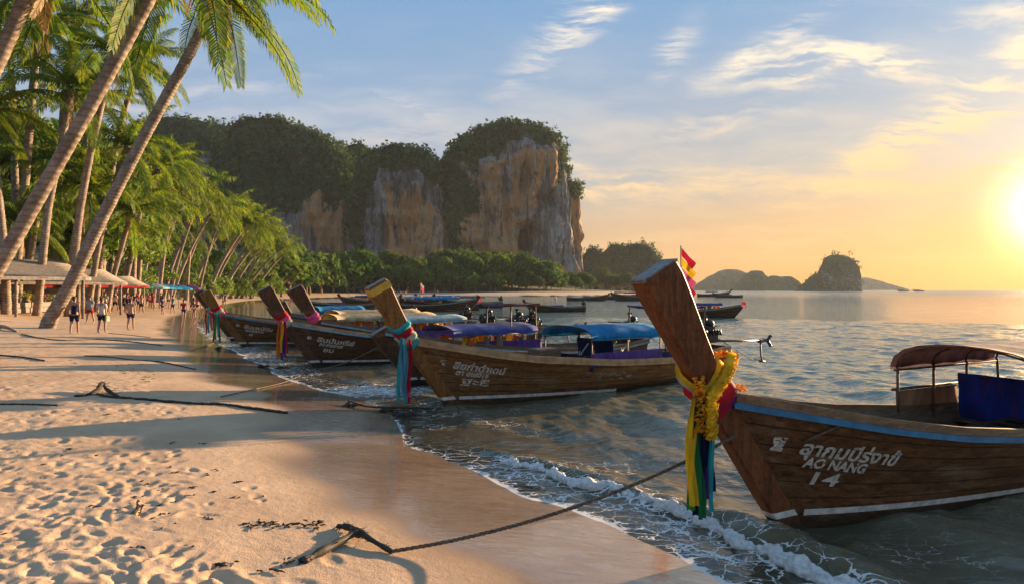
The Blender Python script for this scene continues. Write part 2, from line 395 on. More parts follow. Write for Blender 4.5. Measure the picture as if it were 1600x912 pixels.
def _water(gg, out):
    ge = gg.n('ShaderNodeNewGeometry'); p = ge.outputs['Position']
    dep = gg.n('ShaderNodeAttribute', attribute_name='depth').outputs['Fac']
    foam = gg.n('ShaderNodeAttribute', attribute_name='foam').outputs['Fac']
    dist = gg.n('ShaderNodeVectorMath', operation='LENGTH'); gg.l(p, dist.inputs[0]); ds = dist.outputs['Value']
    h = gg.math('ADD', gg.math('MULTIPLY', gg.noise(gg.mapping(p, scale=(1, 1.6, 1)), 2.4, 4, .55, .4), 1.0),
                gg.math('MULTIPLY', gg.noise(gg.mapping(p, scale=(.7, 1.3, 1), rot=(0, 0, .3)), .55, 3, .5), gg.math('MULTIPLY', gg.ramp(ds, 15, 70), 3.5)))
    h = gg.math('ADD', h, gg.math('MULTIPLY', gg.noise(p, 11, 3, .6), .13))
    h = gg.math('ADD', h, gg.math('MULTIPLY', gg.noise(gg.mapping(p, scale=(.6, 1.3, 1), rot=(0, 0, .5)), .16, 4, .6), gg.math('MULTIPLY', gg.ramp(ds, 50, 200), 32.0)))
    col = gg.mix(gg.ramp(dep, .15, 1.4), (.27, .235, .15), (.135, .20, .155))
    b = pbsdf(gg, col, gg.math('MULTIPLY_ADD', gg.ramp(ds, 60, 500), .14, .04), .5); b.inputs['IOR'].default_value = 1.33
    h = gg.math('MULTIPLY', h, gg.math('MULTIPLY_ADD', gg.ramp(dep, .02, .30), .78, .22))
    bp = bump(gg, h, .50, .14); gg.l(bp, b.inputs['Normal'])
    tr = gg.n('ShaderNodeBsdfTransparent', i_Color=(.93, .95, .90, 1))
    gl = gg.n('ShaderNodeBsdfGlossy', i_Roughness=.04); gg.l(bp, gl.inputs['Normal'])
    fr = gg.n('ShaderNodeFresnel', i_IOR=1.33); gg.l(bp, fr.inputs['Normal'])
    thin = gg.n('ShaderNodeMixShader'); gg.l(fr.outputs[0], thin.inputs[0]); gg.l(tr.outputs[0], thin.inputs[1]); gg.l(gl.outputs[0], thin.inputs[2])
    opq = gg.math('SUBTRACT', 1.0, gg.math('POWER', 2.718, gg.math('MULTIPLY', gg.math('MAXIMUM', dep, 0.0), -3.2)))
    wm = gg.n('ShaderNodeMixShader'); gg.l(opq, wm.inputs[0]); gg.l(thin.outputs[0], wm.inputs[1]); gg.l(b.outputs[0], wm.inputs[2])
    # foam lace
    wp = gg.vmath('ADD', gg.mapping(p, scale=(1, 1.5, .2), rot=(0, 0, R(-30))), gg.vmath('SCALE', gg.noise(p, 2.2, 4, .6, 0, True), .55))
    v1 = gg.n('ShaderNodeTexVoronoi', feature='DISTANCE_TO_EDGE', i_Scale=3.2); gg.l(wp, v1.inputs['Vector'])
    v2 = gg.n('ShaderNodeTexVoronoi', feature='DISTANCE_TO_EDGE', i_Scale=8.5); gg.l(wp, v2.inputs['Vector'])
    th = gg.math('MULTIPLY', foam, .17)
    l1 = gg.math('LESS_THAN', v1.outputs['Distance'], gg.math('MULTIPLY', th, gg.noise(p, 3.0, 3)))
    l2 = gg.math('LESS_THAN', v2.outputs['Distance'], gg.math('MULTIPLY', gg.math('SUBTRACT', foam, .35), gg.math('MULTIPLY', gg.noise(p, 5.0, 3), .34)))
    solid = gg.ramp(gg.math('ADD', foam, gg.math('MULTIPLY', gg.math('SUBTRACT', gg.noise(p, 6, 6, .7), .5), 1.1)), .90, 1.10)
    fm = gg.math('MULTIPLY', gg.math('MAXIMUM', gg.math('MAXIMUM', l1, l2), solid), .88)
    fd = gg.n('ShaderNodeBsdfDiffuse', i_Color=(.78, .76, .72, 1))
    fx = gg.n('ShaderNodeMixShader'); gg.l(fm, fx.inputs[0]); gg.l(wm.outputs[0], fx.inputs[1]); gg.l(fd.outputs[0], fx.inputs[2])
    gg.l(fx.outputs[0], out.inputs[0])
M['water'] = mat('sea_water', _water)

def _foam(gg, out):
    p = gg.n('ShaderNodeNewGeometry').outputs['Position']
    n = gg.noise(p, 22, 5, .7)
    fa = gg.n('ShaderNodeAttribute', attribute_name='fm').outputs['Fac']
    b = pbsdf(gg, gg.mix(gg.ramp(n, .3, .65), (.50, .49, .46), (.80, .79, .77)), .6, .4)
    gg.l(bump(gg, n, .8, .03), b.inputs['Normal'])
    wv_ = pbsdf(gg, (.10, .10, .062), .06, .5); wv_.inputs['IOR'].default_value = 1.33; gg.l(bump(gg, gg.noise(p, 6, 3), .3, .05), wv_.inputs['Normal'])
    k = gg.ramp(gg.math('ADD', fa, gg.math('MULTIPLY', gg.math('SUBTRACT', gg.noise(p, 7, 6, .72), .5), 1.5)), .42, .60)
    m = gg.n('ShaderNodeMixShader'); gg.l(k, m.inputs[0]); gg.l(wv_.outputs[0], m.inputs[1]); gg.l(b.outputs[0], m.inputs[2]); gg.l(m.outputs[0], out.inputs[0])
M['foam'] = mat('surf_foam', _foam)

def _rock(gg, out):
    p = gg.n('ShaderNodeNewGeometry').outputs['Position']
    veg = gg.n('ShaderNodeAttribute', attribute_name='veg').outputs['Fac']; org = gg.n('ShaderNodeAttribute', attribute_name='warm').outputs['Fac']
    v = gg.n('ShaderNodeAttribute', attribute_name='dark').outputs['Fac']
    st = gg.noise(gg.mapping(p, scale=(1, 1, .16)), .16, 8, .68, 1.0)
    st2 = gg.noise(gg.mapping(p, scale=(1, 1, .10), loc=(30, 9, 4)), .30, 6, .66, .6)
    big = gg.noise(p, .06, 5, .6)
    c = gg.mix(gg.ramp(st, .36, .64), (.14, .13, .125), (.47, .45, .43))
    wc = gg.mix(gg.ramp(st2, .32, .66), (.55, .25, .085), (.68, .46, .27))
    k = gg.ramp(gg.math('ADD', org, gg.math('MULTIPLY', gg.math('SUBTRACT', big, .5), 1.5)), .35, .65)
    c = gg.mix(k, c, wc)
    c = gg.mix(gg.math('MULTIPLY', gg.ramp(st2, .47, .64), .85), c, (.075, .070, .067))
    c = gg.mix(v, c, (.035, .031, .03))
    gn = gg.noise(p, .55, 5, .7)
    gc = gg.mix(gg.ramp(gn, .3, .7), (.034, .082, .036), (.085, .135, .048))
    kv = gg.ramp(gg.math('ADD', veg, gg.math('MULTIPLY', gg.math('SUBTRACT', gg.noise(gg.mapping(p, scale=(1, 1, 1.7)), .16, 7, .72), .5), 2.1)), .42, .52)
    c = gg.mix(kv, c, gc)
    b = pbsdf(gg, c, .92, .15); gg.l(bump(gg, gg.math('ADD', gg.math('ADD', st, gg.math('MULTIPLY', st2, .6)), gg.math('MULTIPLY', gn, .4)), 1.0, 4.5), b.inputs['Normal']); gg.l(b.outputs[0], out.inputs[0])
M['rock'] = mat('limestone', _rock)

M['hull1'] = wood('hull_brown', (.042, .017, .007), (.200, .092, .036), worn=.5)
M['hull2'] = wood('hull_tan', (.055, .024, .008), (.26, .125, .046), worn=.55)
M['hull3'] = wood('hull_dark', (.034, .017, .010), (.125, .062, .031), worn=.35)
M['post1'] = wood('stem_redwood', (.070, .022, .008), (.230, .078, .026), axis_scale=(5, 5, .6), worn=.08)
M['post2'] = wood('stem_orange', (.10, .040, .010), (.30, .135, .035), axis_scale=(5, 5, .6), worn=.2)
M['post3'] = wood('stem_dark', (.036, .017, .010), (.125, .058, .028), axis_scale=(5, 5, .6), worn=.2)
M['endgrain'] = plain('end_grain', (.20, .17, .15), .5, .4, 14)
M['deck'] = wood('deck_boards', (.07, .05, .035), (.20, .15, .10), wet=False)
M['rail'] = wood('rail_wood', (.10, .062, .036), (.26, .17, .10), wet=False, rough=.35)
M['blue'] = plain('blue_paint', (.03, .17, .31), .4, .3, 5)
M['pale_blue'] = plain('pale_blue_paint', (.14, .30, .38), .4, .3, 5)
M['tan'] = plain('tan_paint', (.38, .24, .12), .45, .3, 5)
M['white'] = plain('white_paint', (.62, .60, .56), .5, .25, 9)
M['yellowp'] = plain('yellow_paint', (.58, .36, .04), .5, .2, 9)
M['metal'] = plain('dark_metal', (.05, .048, .05), .45, .4, 14)
M['rust'] = plain('rusty_metal', (.13, .07, .045), .6, .5, 14)
M['black'] = plain('black_engine', (.015, .015, .016), .4, .4, 12)
M['c_blue'] = cloth('tarp_blue', (.02, .24, .48)); M['c_navy'] = cloth('tarp_navy', (.07, .10, .30)); M['c_cream'] = cloth('tarp_cream', (.48, .40, .24))
M['c_brown'] = cloth('tarp_brown', (.25, .18, .19), trans=.45); M['c_purple'] = cloth('tarp_purple', (.14, .07, .30), streak=(.05, .06, .28)); M['c_royal'] = cloth('tarp_royal', (.015, .045, .30), streak=(.10, .03, .14), trans=.2)
M['c_pale'] = cloth('tarp_pale', (.30, .42, .46)); M['c_dkblue'] = cloth('tarp_dark_blue', (.012, .03, .09), trans=.1); M['c_sand'] = cloth('shirt_sand', (.50, .36, .32)); M['c_hess'] = cloth('tarp_hessian', (.30, .22, .15))
for k, c in dict(red=(.42, .012, .03), yellow=(.86, .50, .02), gold=(.80, .34, .015), green=(.05, .30, .03), dgreen=(.01, .16, .05), dblue=(.012, .03, .19), navy=(.010, .014, .07), teal=(.03, .36, .38), sky=(.10, .34, .46),
                 orange=(.62, .16, .02), pink=(.62, .10, .25), violet=(.10, .02, .20), white=(.62, .60, .58), stripe=(.38, .48, .36)).items():
    M['r_'+k] = cloth('ribbon_'+k, c, .75, .3, .3)
M['rope'] = plain('rope_fibre', (.13, .095, .065), .9, .5, 30); M['rope_d'] = plain('wet_rope', (.035, .026, .019), .7, .5, 20); M['weed'] = plain('weed', (.030, .022, .015), .7, .5, 30)
M['skin'] = plain('skin', (.30, .16, .10), .55, .15, 6); M['hair'] = plain('dark_hair', (.02, .015, .012), .5, .3, 20)
M['stone'] = plain('wall_stone', (.24, .20, .17), .85, .35, 6, bstr=.6, bdist=.03); M['pot'] = plain('pot_clay', (.20, .11, .08), .7, .3, 6)

# ------------------------------------------------------------------ ground and sea
def polar(r, th):
    rr, tt = np.meshgrid(r, th, indexing='ij'); return rr*np.sin(tt), rr*np.cos(tt)
def grid_faces(nr, nc):
    i = np.arange(nr-1)[:, None]*nc+np.arange(nc-1)[None, :]
    return np.stack([i, i+1, i+nc+1, i+nc], -1).reshape(-1, 4)
def angles(n): return np.concatenate([np.linspace(-180, -52, 30)[:-1], np.linspace(-52, 48, n), np.linspace(48, 180, 30)[1:]])*math.pi/180
th = angles(620)
r = np.concatenate([[.3, .8, 1.4, 2.0, 2.5], np.geomspace(2.9, 34, 520), np.geomspace(34.6, 2500, 150)])
X, Y = polar(r, th); sd = shore_dist(X, Y)
sd_w = sd+.35*fbm(X*.35, Y*.35, 3.3, 3)*sst(1.0, 4.0, np.abs(sd))
Z = ground_s(sd, X, Y)
dist = np.hypot(X, Y)
near = 1-sst(30, 60, dist)
dryk = sst(2.6, 4.4, sd)*near
print_zone = sst(3.4, 5.6, sd+.8*fbm(X*.4, Y*.4, 8.0, 2))*near
Z = Z+.010*fbm(X*.45, Y*.45, 1.0, 3)*sst(1.2, 4, sd)*near+dryk*(.008*fbm(X*2.2, Y*2.2, 5.0, 3))
Z = Z+print_zone*(.006*fbm(X*2.6, Y*2.6, 2.0, 3)+.004*np.abs(pn(X*5.5, Y*5.5, 4.0)))
# footprints: real dents with a raised lip
lr = np.log(r)
foot = 0
for k in range(7500):
    d0 = math.exp(RNG.uniform(math.log(3.4), math.log(34))); a0 = RNG.uniform(-.82, .25); x0, y0 = d0*math.sin(a0), d0*math.cos(a0)
    s0 = float(shore_dist(np.array([x0]), np.array([y0]))[0]) if False else None
    i = np.searchsorted(r, d0); j = np.searchsorted(th, a0)
    if i >= len(r) or j >= len(th): continue
    if print_zone[i, j] < .25 and not (sd[i, j] > 2.8 and RNG.uniform() < .05): continue
    la, wa, an, dp = RNG.uniform(.05, .15), RNG.uniform(.028, .065), RNG.uniform(0, math.pi), RNG.uniform(.005, .015)
    w = .30; i0, i1 = np.searchsorted(r, d0-w), np.searchsorted(r, d0+w); j0, j1 = np.searchsorted(th, a0-w/d0), np.searchsorted(th, a0+w/d0)
    if i1-i0 < 2 or j1-j0 < 2: continue
    dx, dy = X[i0:i1, j0:j1]-x0, Y[i0:i1, j0:j1]-y0
    u = (dx*math.cos(an)+dy*math.sin(an))/la; v = (-dx*math.sin(an)+dy*math.cos(an))/wa
    q = np.sqrt(u*u+v*v)
    Z[i0:i1, j0:j1] += -dp*np.exp(-(q*.9)**4)+dp*.32*np.exp(-((q-1.5)/.5)**2)
wet = 1-sst(1.5, 3.4, sd+.5*fbm(X*.5, Y*.5, 11.0, 2)); 
wet = np.where(sd < 0, 1, wet)
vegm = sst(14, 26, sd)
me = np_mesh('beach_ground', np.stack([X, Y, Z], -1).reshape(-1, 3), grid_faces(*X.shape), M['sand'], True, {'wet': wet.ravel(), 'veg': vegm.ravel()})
tag(add('beach_ground', me), 'pale sandy beach with footprints running down to wet sand', 'beach', kind='structure')

th = angles(560)
r = np.concatenate([[.5, 1.5, 2.5], np.geomspace(3.2, 60, 620), np.geomspace(61, 2480, 150)])
X, Y = polar(r, th); sd = shore_dist(X, Y); dist = np.hypot(X, Y)
spac = np.maximum(np.gradient(r)[:, None], dist*100/560*math.pi/180)
Zw = np.zeros_like(X); wr = np.random.default_rng(5)
warp = .6*fbm(X*.25, Y*.25, 6.0, 2); 
for k in range(26):
    lam = math.exp(wr.uniform(math.log(.45), math.log(5.5))); an = R(205)+wr.normal()*.55
    kx, ky = math.cos(an)*2*math.pi/lam, math.sin(an)*2*math.pi/lam
    amp = .0078*lam**.62*wr.uniform(.6, 1.3)
    w = np.sin(kx*X+ky*Y+wr.uniform(0, 6.28)+warp*2.0)
    w = (1-2*np.abs(w)**.8*np.sign(-w)*np.sign(-w)) if k % 3 == 0 else w
    Zw += amp*w*sst(2.2, 5, lam/spac)*(.65+.7*pn(X*.12+k, Y*.12, k*.7))
Zw *= .25+.75*sst(.3, 5.0, -sd)
Zw += .05*fbm(X*.8, Y*.8, 9.0, 3)*sst(.5, 3, -sd)*(1-sst(25, 60, dist))
Zw *= 1-.75*sst(200, 900, dist)
calm = 1-sst(40, 120, dist)
# small wave about to break along the near shore
along = fbm(X*.9, Y*.9, 12.0, 3)
dshore = -sd
for c0, a0, r0_, r1_, w0 in ((.80, .17, 3.0, 11.0, .30), (2.6, .045, 6, 16, .5), (1.1, .07, 11.5, 22, .4), (1.0, .06, 24, 46, .5), (4.6, .05, 4, 20, .7)):
    cc = dshore-c0-.20*along
    Zw += a0*np.where(cc < 0, np.exp(-(cc/(w0*.5))**2), np.exp(-(cc/(w0*1.3))**2))*sst(r0_, r0_+1.2, dist)*(1-sst(r1_*.8, r1_, dist))*(.75+.4*along)
sdn = sd+.22*fbm(X*.8, Y*.8, 20.0, 3)
film = .018+.035*np.exp(-np.abs(np.minimum(sd, 0))/1.2)*calm*(.6+.8*fbm(X*.45, Y*.45, 30.0, 3))
Zw = Zw+film*sst(-3.5, 0, sd)
gz = ground_s(sd, X, Y); depth = Zw-gz
foam = np.zeros_like(X)
foam += .95*np.exp(-((np.maximum(depth, 0)-.0)/.010)**2)*calm*(depth > -.03)*sst(-.35, .1, fbm(X*.5, Y*.5, 41., 3)+.15)
lace = sst(-1.0, -.45, sdn)*(1-sst(.45, .7, sdn))*sst(3, 5, dist)*(1-sst(9.0, 11.5, dist))
foam += .40*lace*(.55+.9*sst(-.2, .4, fbm(X*1.1, Y*1.1, 61., 3)))
foam += .55*np.exp(-(((X+2.9)/1.5)**2+((Y-16.6)/1.1)**2))
foam += .50*np.exp(-(((X+3.9)/1.1)**2+((Y-15.9)/.8)**2))
foam += .45*sst(-1.5, -.2, sdn)*(1-sst(.5, .8, sdn))*sst(17, 22, dist)*(1-sst(42, 60, dist))
foam += .18*sst(-3.2, -.9, sdn)*sst(3, 5, dist)*(1-sst(13, 20, dist))*sst(.0, .5, fbm(X*.7, Y*.7, 50., 3))
F = grid_faces(*X.shape)
keep = (depth.ravel()[F].max(1) > -.05)
me = np_mesh('sea_water', np.stack([X, Y, Zw], -1).reshape(-1, 3), F[keep].copy(), M['water'], True, {'depth': depth.ravel(), 'foam': foam.ravel()})
tag(add('sea_water', me), 'rippled green sea reflecting the sunset up to the beach', 'sea', kind='structure')

# rolling foam of the little breaker
def shore_path(d0, d1, off, n):
    pts = []; 
    seg = SHORE[4:14]; t = np.concatenate([[0], np.cumsum(np.linalg.norm(np.diff(seg, axis=0), axis=1))])
    for s_ in np.linspace(0, t[-1], 900):
        x, y = np.interp(s_, t, seg[:, 0]), np.interp(s_, t, seg[:, 1])
        x2, y2 = np.interp(s_+.6, t, seg[:, 0]), np.interp(s_+.6, t, seg[:, 1]); x1, y1 = np.interp(s_-.6, t, seg[:, 0]), np.interp(s_-.6, t, seg[:, 1])
        d = Vector((x2-x1, y2-y1, 0)).normalized(); nrm = Vector((d.y, -d.x, 0))
        p = Vector((x, y, 0))+nrm*off
        if d0 <= p.y <= d1: pts.append((p, nrm))
    k = max(1, len(pts)//n); return pts[::k]
path = shore_path(4.2, 9.8, .62, 420)
pa = np.array([tuple(p) for p, n_ in path]); na_ = np.array([tuple(n_) for p, n_ in path]); ker = np.ones(61)/61
pa, na_ = (np.stack([np.convolve(np.pad(q[:, i], 30, 'edge'), ker, 'valid') for i in range(3)], 1) for q in (pa, na_))
path = [(Vector(p), Vector(n_).normalized()) for p, n_ in zip(pa, na_)]
V, A = [], []; m = 26
for i, (p, nrm) in enumerate(path):
    t = i/(len(path)-1)
    kx = i*.045
    size = (.080+.045*float(fbm(kx*.9, 3.3, 1.0, 3)))*(.35+.65*math.sin(math.pi*min(1, max(0, t*1.02)))**.5)
    size *= 1.0-.30*math.exp(-((t-.55)/.10)**2)
    wob = .13*float(fbm(kx*.6, 8.8, 2.0, 3))
    for j in range(m):
        a = -.25+(math.pi*1.25)*j/(m-1)          # from the shore side over the crest to the sea side
        c, s_ = math.cos(a), math.sin(a)
        rad = size*(1.0+.0*c)
        off = -c*rad*(1.55 if c < 0 else 1.3)+wob
        z = .045+s_*rad*1.05
        q = p+nrm*off
        lump = float(fbm(q.x*5.5, q.y*5.5, z*5.5, 4, .6))*.048+abs(float(pn(q.x*19, q.y*19, z*19)))*.016
        V.append(tuple(q+nrm*(-c*lump)+Vector((0, 0, z+max(-.1, s_)*lump))))
        A.append((.80 if c > -.1 else .80-.75*min(1, (-c)*1.3))*(.55+.5*math.sin(math.pi*t)**.4)*(1-.2*math.exp(-((t-.55)/.08)**2)))
me = np_mesh('breaking_wave', V, grid_faces(len(path), m), M['foam'], True, {'fm': A})
tag(add('breaking_wave', me), 'small foaming wave rolling in along the near shore', 'wave', kind='stuff')

# ------------------------------------------------------------------ cliffs and islands
CLIFF_LEAF = []
def massif(name, label, cat, D, prof, depth_k=.6, nz=130, na=220, amp=1.15, veg=None, warm=None, dark=None, leaves=0, leaf_size=2.0, kexp=2.6, group=None):
    """prof: rows (photo y, left px, right px) of the outline, built at distance D"""
    py = np.array([p[0] for p in prof], float); lf = np.array([p[1] for p in prof], float); rt = np.array([p[2] for p in prof], float)
    zz = H-(py-HZ)/FPX*D; xl = (lf-800)/FPX*D; xr = (rt-800)/FPX*D
    zt = np.concatenate([[zz[0]+.004*D/10], zz]); c0 = (xl[0]+xr[0])/2; xl = np.concatenate([[c0-.01], xl]); xr = np.concatenate([[c0+.01], xr])
    u = np.linspace(0, 1, nz); zq = zt[0]+(min(zt[-1], -3)-zt[0])*u**1.15
    o = np.argsort(zt); L = np.interp(zq, zt[o], xl[o]); Rr = np.interp(zq, zt[o], xr[o])
    for a_ in (L, Rr): a_[1:-1] = (a_[:-2]+2*a_[1:-1]+a_[2:])/4
    cx, hw = (L+Rr)/2, (Rr-L)/2; wmax = hw.max()
    a = np.linspace(0, 2*math.pi, 8001); e = 2/kexp
    ux, uy = np.sign(np.cos(a))*np.abs(np.cos(a))**e, np.sign(np.sin(a))*np.abs(np.sin(a))**e
    wgt = np.where(uy[1:] < .1, 1.0, .28); t_ = np.concatenate([[0], np.cumsum(np.hypot(np.diff(ux), np.diff(uy)*depth_k)*wgt)])   # denser on the seaward face
    q_ = np.linspace(0, t_[-1], na, endpoint=False); ux, uy = np.interp(q_, t_, ux), np.interp(q_, t_, uy)
    Xc = cx[:, None]+hw[:, None]*ux[None]; hd = (hw*depth_k+wmax*depth_k*.0)
    Yc = D+hd[:, None]*uy[None]; Zc = np.repeat(zq[:, None], na, 1)
    f = D/430.0
    q = 1/(16*f)
    n1 = fbm(Xc*q, Yc*q, Zc*q*.35, 5, .55); n2 = 1-np.abs(pn(Xc*q*1.7+5, Yc*q*1.7, Zc*q*.30))*2
    n3 = fbm(Xc*q*.5+9, Yc*q*.5, Zc*q*.9, 3)
    hfade = sst(0, .10, u)[:, None]
    edge = np.minimum(hw, 6*f)[:, None]/(6*f)
    n4 = 1-2*np.abs(pn(Xc*q*3.6+2, Yc*q*3.6, Zc*q*.45)); n5 = fbm(Xc*q*7, Yc*q*7, Zc*q*2.2, 3, .6); n6 = pn(Xc*q*.6, Yc*q*.6, Zc*q*3.1+4)
    disp = amp*f*(4.4*n1+1.5*n2+2.5*n3+1.3*n4+.75*n5+.9*n6)*edge*(.25+.75*np.abs(uy)[None])
    U = (zq[0]-Zc)/(zq[0]+1e-6); V_ = ux[None]+0*Zc; front = (uy[None] < .2)+0*Zc
    dk = np.zeros_like(Zc)
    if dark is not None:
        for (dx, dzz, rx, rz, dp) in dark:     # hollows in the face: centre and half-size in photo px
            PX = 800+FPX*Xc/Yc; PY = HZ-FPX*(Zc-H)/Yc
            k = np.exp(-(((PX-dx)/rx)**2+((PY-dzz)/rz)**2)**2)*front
            disp -= k*dp; dk = np.maximum(dk, k*(0 if dp < 3 else .55 if dp < 10 else .25))  # cave's shade painted into the colour; shallower hollows carry dark stains
    Xc = Xc+disp*ux[None]*.8; Yc = Yc+disp*uy[None]; Zc = Zc+amp*f*.9*n1*hfade*(1-sst(.35, .9, U))
    vg = np.clip(veg(U, V_, Zc, n1, n3) if veg else np.ones_like(Zc), 0, 1); wm = np.clip(warm(U, V_, Zc, n1, n3) if warm else np.zeros_like(Zc), 0, 1)
    Vt = np.stack([Xc, Yc, Zc], -1).reshape(-1, 3)
    i = np.arange(nz-1)[:, None]*na; j = np.arange(na)[None]; j2 = (j+1) % na
    F = np.stack([i+j, i+na+j, i+na+j2, i+j2], -1).reshape(-1, 4)
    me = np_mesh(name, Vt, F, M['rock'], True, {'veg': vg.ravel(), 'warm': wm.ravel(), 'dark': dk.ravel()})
    ob = tag(add(name, me), label, cat, group, 'structure')
    if leaves:
        nr_ = np.random.default_rng(len(CLIFF_LEAF)+3)
        w = np.clip(vg-.45, 0, 1)*(front > 0)*(hw[:, None]+1)*np.clip(.2+.8*sst(.35, .6, vg+.5*(fbm(Xc*.12, Yc*.12, Zc*.12, 3))), 0, 1); w[:, :] *= (Zc > 2); w = w.ravel(); w /= w.sum()
        idx = nr_.choice(len(w), leaves, p=w)
        ctr = Vt[idx]+nr_.normal(size=(leaves, 3))*np.array([1.5, .6, 1.2])*f
        out = np.stack([ux[idx % na], uy[idx % na], np.full(leaves, .9)], -1); out /= np.linalg.norm(out, axis=1)[:, None]
        CLIFF_LEAF.append((ctr, out, leaf_size*f**.5*nr_.uniform(.45, 1.6, leaves)))
    return ob
def leaf_quads(ctr, out, size, k, spread, rng, aspect=.6):
    """k small leaf faces round every centre"""
    n = len(ctr); C = np.repeat(ctr, k, 0); O = np.repeat(out, k, 0); s = np.repeat(size, k)
    off = rng.normal(size=(n*k, 3)); off /= np.linalg.norm(off, axis=1)[:, None]+1e-9; off *= (rng.uniform(.3, 1, n*k)**.5)[:, None]
    Cc = C+off*(s*spread)[:, None]+O*(s*.45)[:, None]
    nrm = O*.6+off*.9+rng.normal(size=(n*k, 3))*.45; nrm /= np.linalg.norm(nrm, axis=1)[:, None]
    a = np.cross(nrm, rng.normal(size=(n*k, 3))); a /= np.linalg.norm(a, axis=1)[:, None]; b = np.cross(nrm, a)
    h = (s*rng.uniform(.3, .55, n*k))[:, None]
    Vt = np.stack([Cc-a*h, Cc-b*h*aspect, Cc+a*h, Cc+b*h*aspect], 1).reshape(-1, 3)
    return Vt, np.arange(len(Vt)).reshape(-1, 4)

vA = lambda U, V, Z, a, b: .92-.85*sst(.24, .40, U+.10*b)*sst(.15, .45, V)*(1-sst(.80, 1., U))
massif('forested_hill', 'wooded rounded hill with pale rock on its lower flank, leftmost behind the palms', 'hill', 480,
       [(186,258,285),(195,238,338),(206,222,372),(222,208,392),(245,198,404),(270,190,411),(300,180,416),(340,170,419),(400,160,421),(465,150,425)], veg=vA, leaves=2000)
vB = lambda U, V, Z, a, b: .95-.95*sst(.47, .58, U+.10*a)*(1-.4*sst(.90, .97, U))*sst(-.35, .0, V+.2*b)
massif('forested_hill', 'tall green jungle hill with a rocky foot, second peak from the palms', 'hill', 445,
       [(187,396,422),(193,384,446),(203,374,476),(218,365,506),(240,356,538),(262,350,560),(290,346,578),(330,345,600),(400,350,622),(465,350,630)], veg=vB, leaves=3600,
       warm=lambda U, V, Z, a, b: .35+.5*sst(.1, .5, V)+.2*a)
massif('forested_hill', 'small wooded knoll between the jungle hill and the orange cliff', 'hill', 462,
       [(225,553,567),(232,541,578),(245,535,588),(265,528,600),(465,520,622)], leaves=500)
vC = lambda U, V, Z, a, b: .90-.95*sst(-.60, -.25, V+.25*b+.15*sst(.2,.6,U))*sst(.16, .30, U+.06*a)-.70*sst(.60, .70, U+.1*a)*(1-sst(-.45, -.2, V))+.5*sst(.95, 1., U)
wC = lambda U, V, Z, a, b: -.05+1.1*sst(.30, .42, U+.10*a)*sst(-.30, -.05, V+.15*b)*(1-.5*sst(.55,.8,V))
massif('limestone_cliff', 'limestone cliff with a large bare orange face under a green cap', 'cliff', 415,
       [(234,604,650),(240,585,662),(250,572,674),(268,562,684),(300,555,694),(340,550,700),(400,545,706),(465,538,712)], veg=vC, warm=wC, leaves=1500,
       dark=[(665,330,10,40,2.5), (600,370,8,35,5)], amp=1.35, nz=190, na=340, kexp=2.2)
vD = lambda U, V, Z, a, b: .92-.88*sst(-.72, -.38, V+.28*b-.20*sst(.1,.5,U)+.35*sst(.5, .95, U))*sst(.16, .32, U+.16*a-.05*V+.10*(1-V*V)-.05)+.45*sst(.97, 1., U)
wD = lambda U, V, Z, a, b: .16+.52*sst(.20, .45, U)*(1-sst(.15, .6, V))+.40*a+.35*b+.35*sst(.75, .95, U)
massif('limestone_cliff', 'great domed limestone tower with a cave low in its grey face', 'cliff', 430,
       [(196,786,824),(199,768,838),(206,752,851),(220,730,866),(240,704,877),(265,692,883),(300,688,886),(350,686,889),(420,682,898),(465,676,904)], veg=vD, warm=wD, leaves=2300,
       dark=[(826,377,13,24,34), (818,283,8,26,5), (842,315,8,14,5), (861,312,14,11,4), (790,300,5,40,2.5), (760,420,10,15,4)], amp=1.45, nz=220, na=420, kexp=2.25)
massif('limestone_cliff', 'narrow limestone buttress at the seaward end of the big tower', 'cliff', 436,
       [(284,876,892),(290,872,898),(310,868,902),(340,866,905),(400,865,910),(465,862,915)], veg=lambda U, V, Z, a, b: .75-.7*sst(.12, .25, U), warm=lambda U, V, Z, a, b: .5+.4*a, leaves=160, nz=100, na=120)
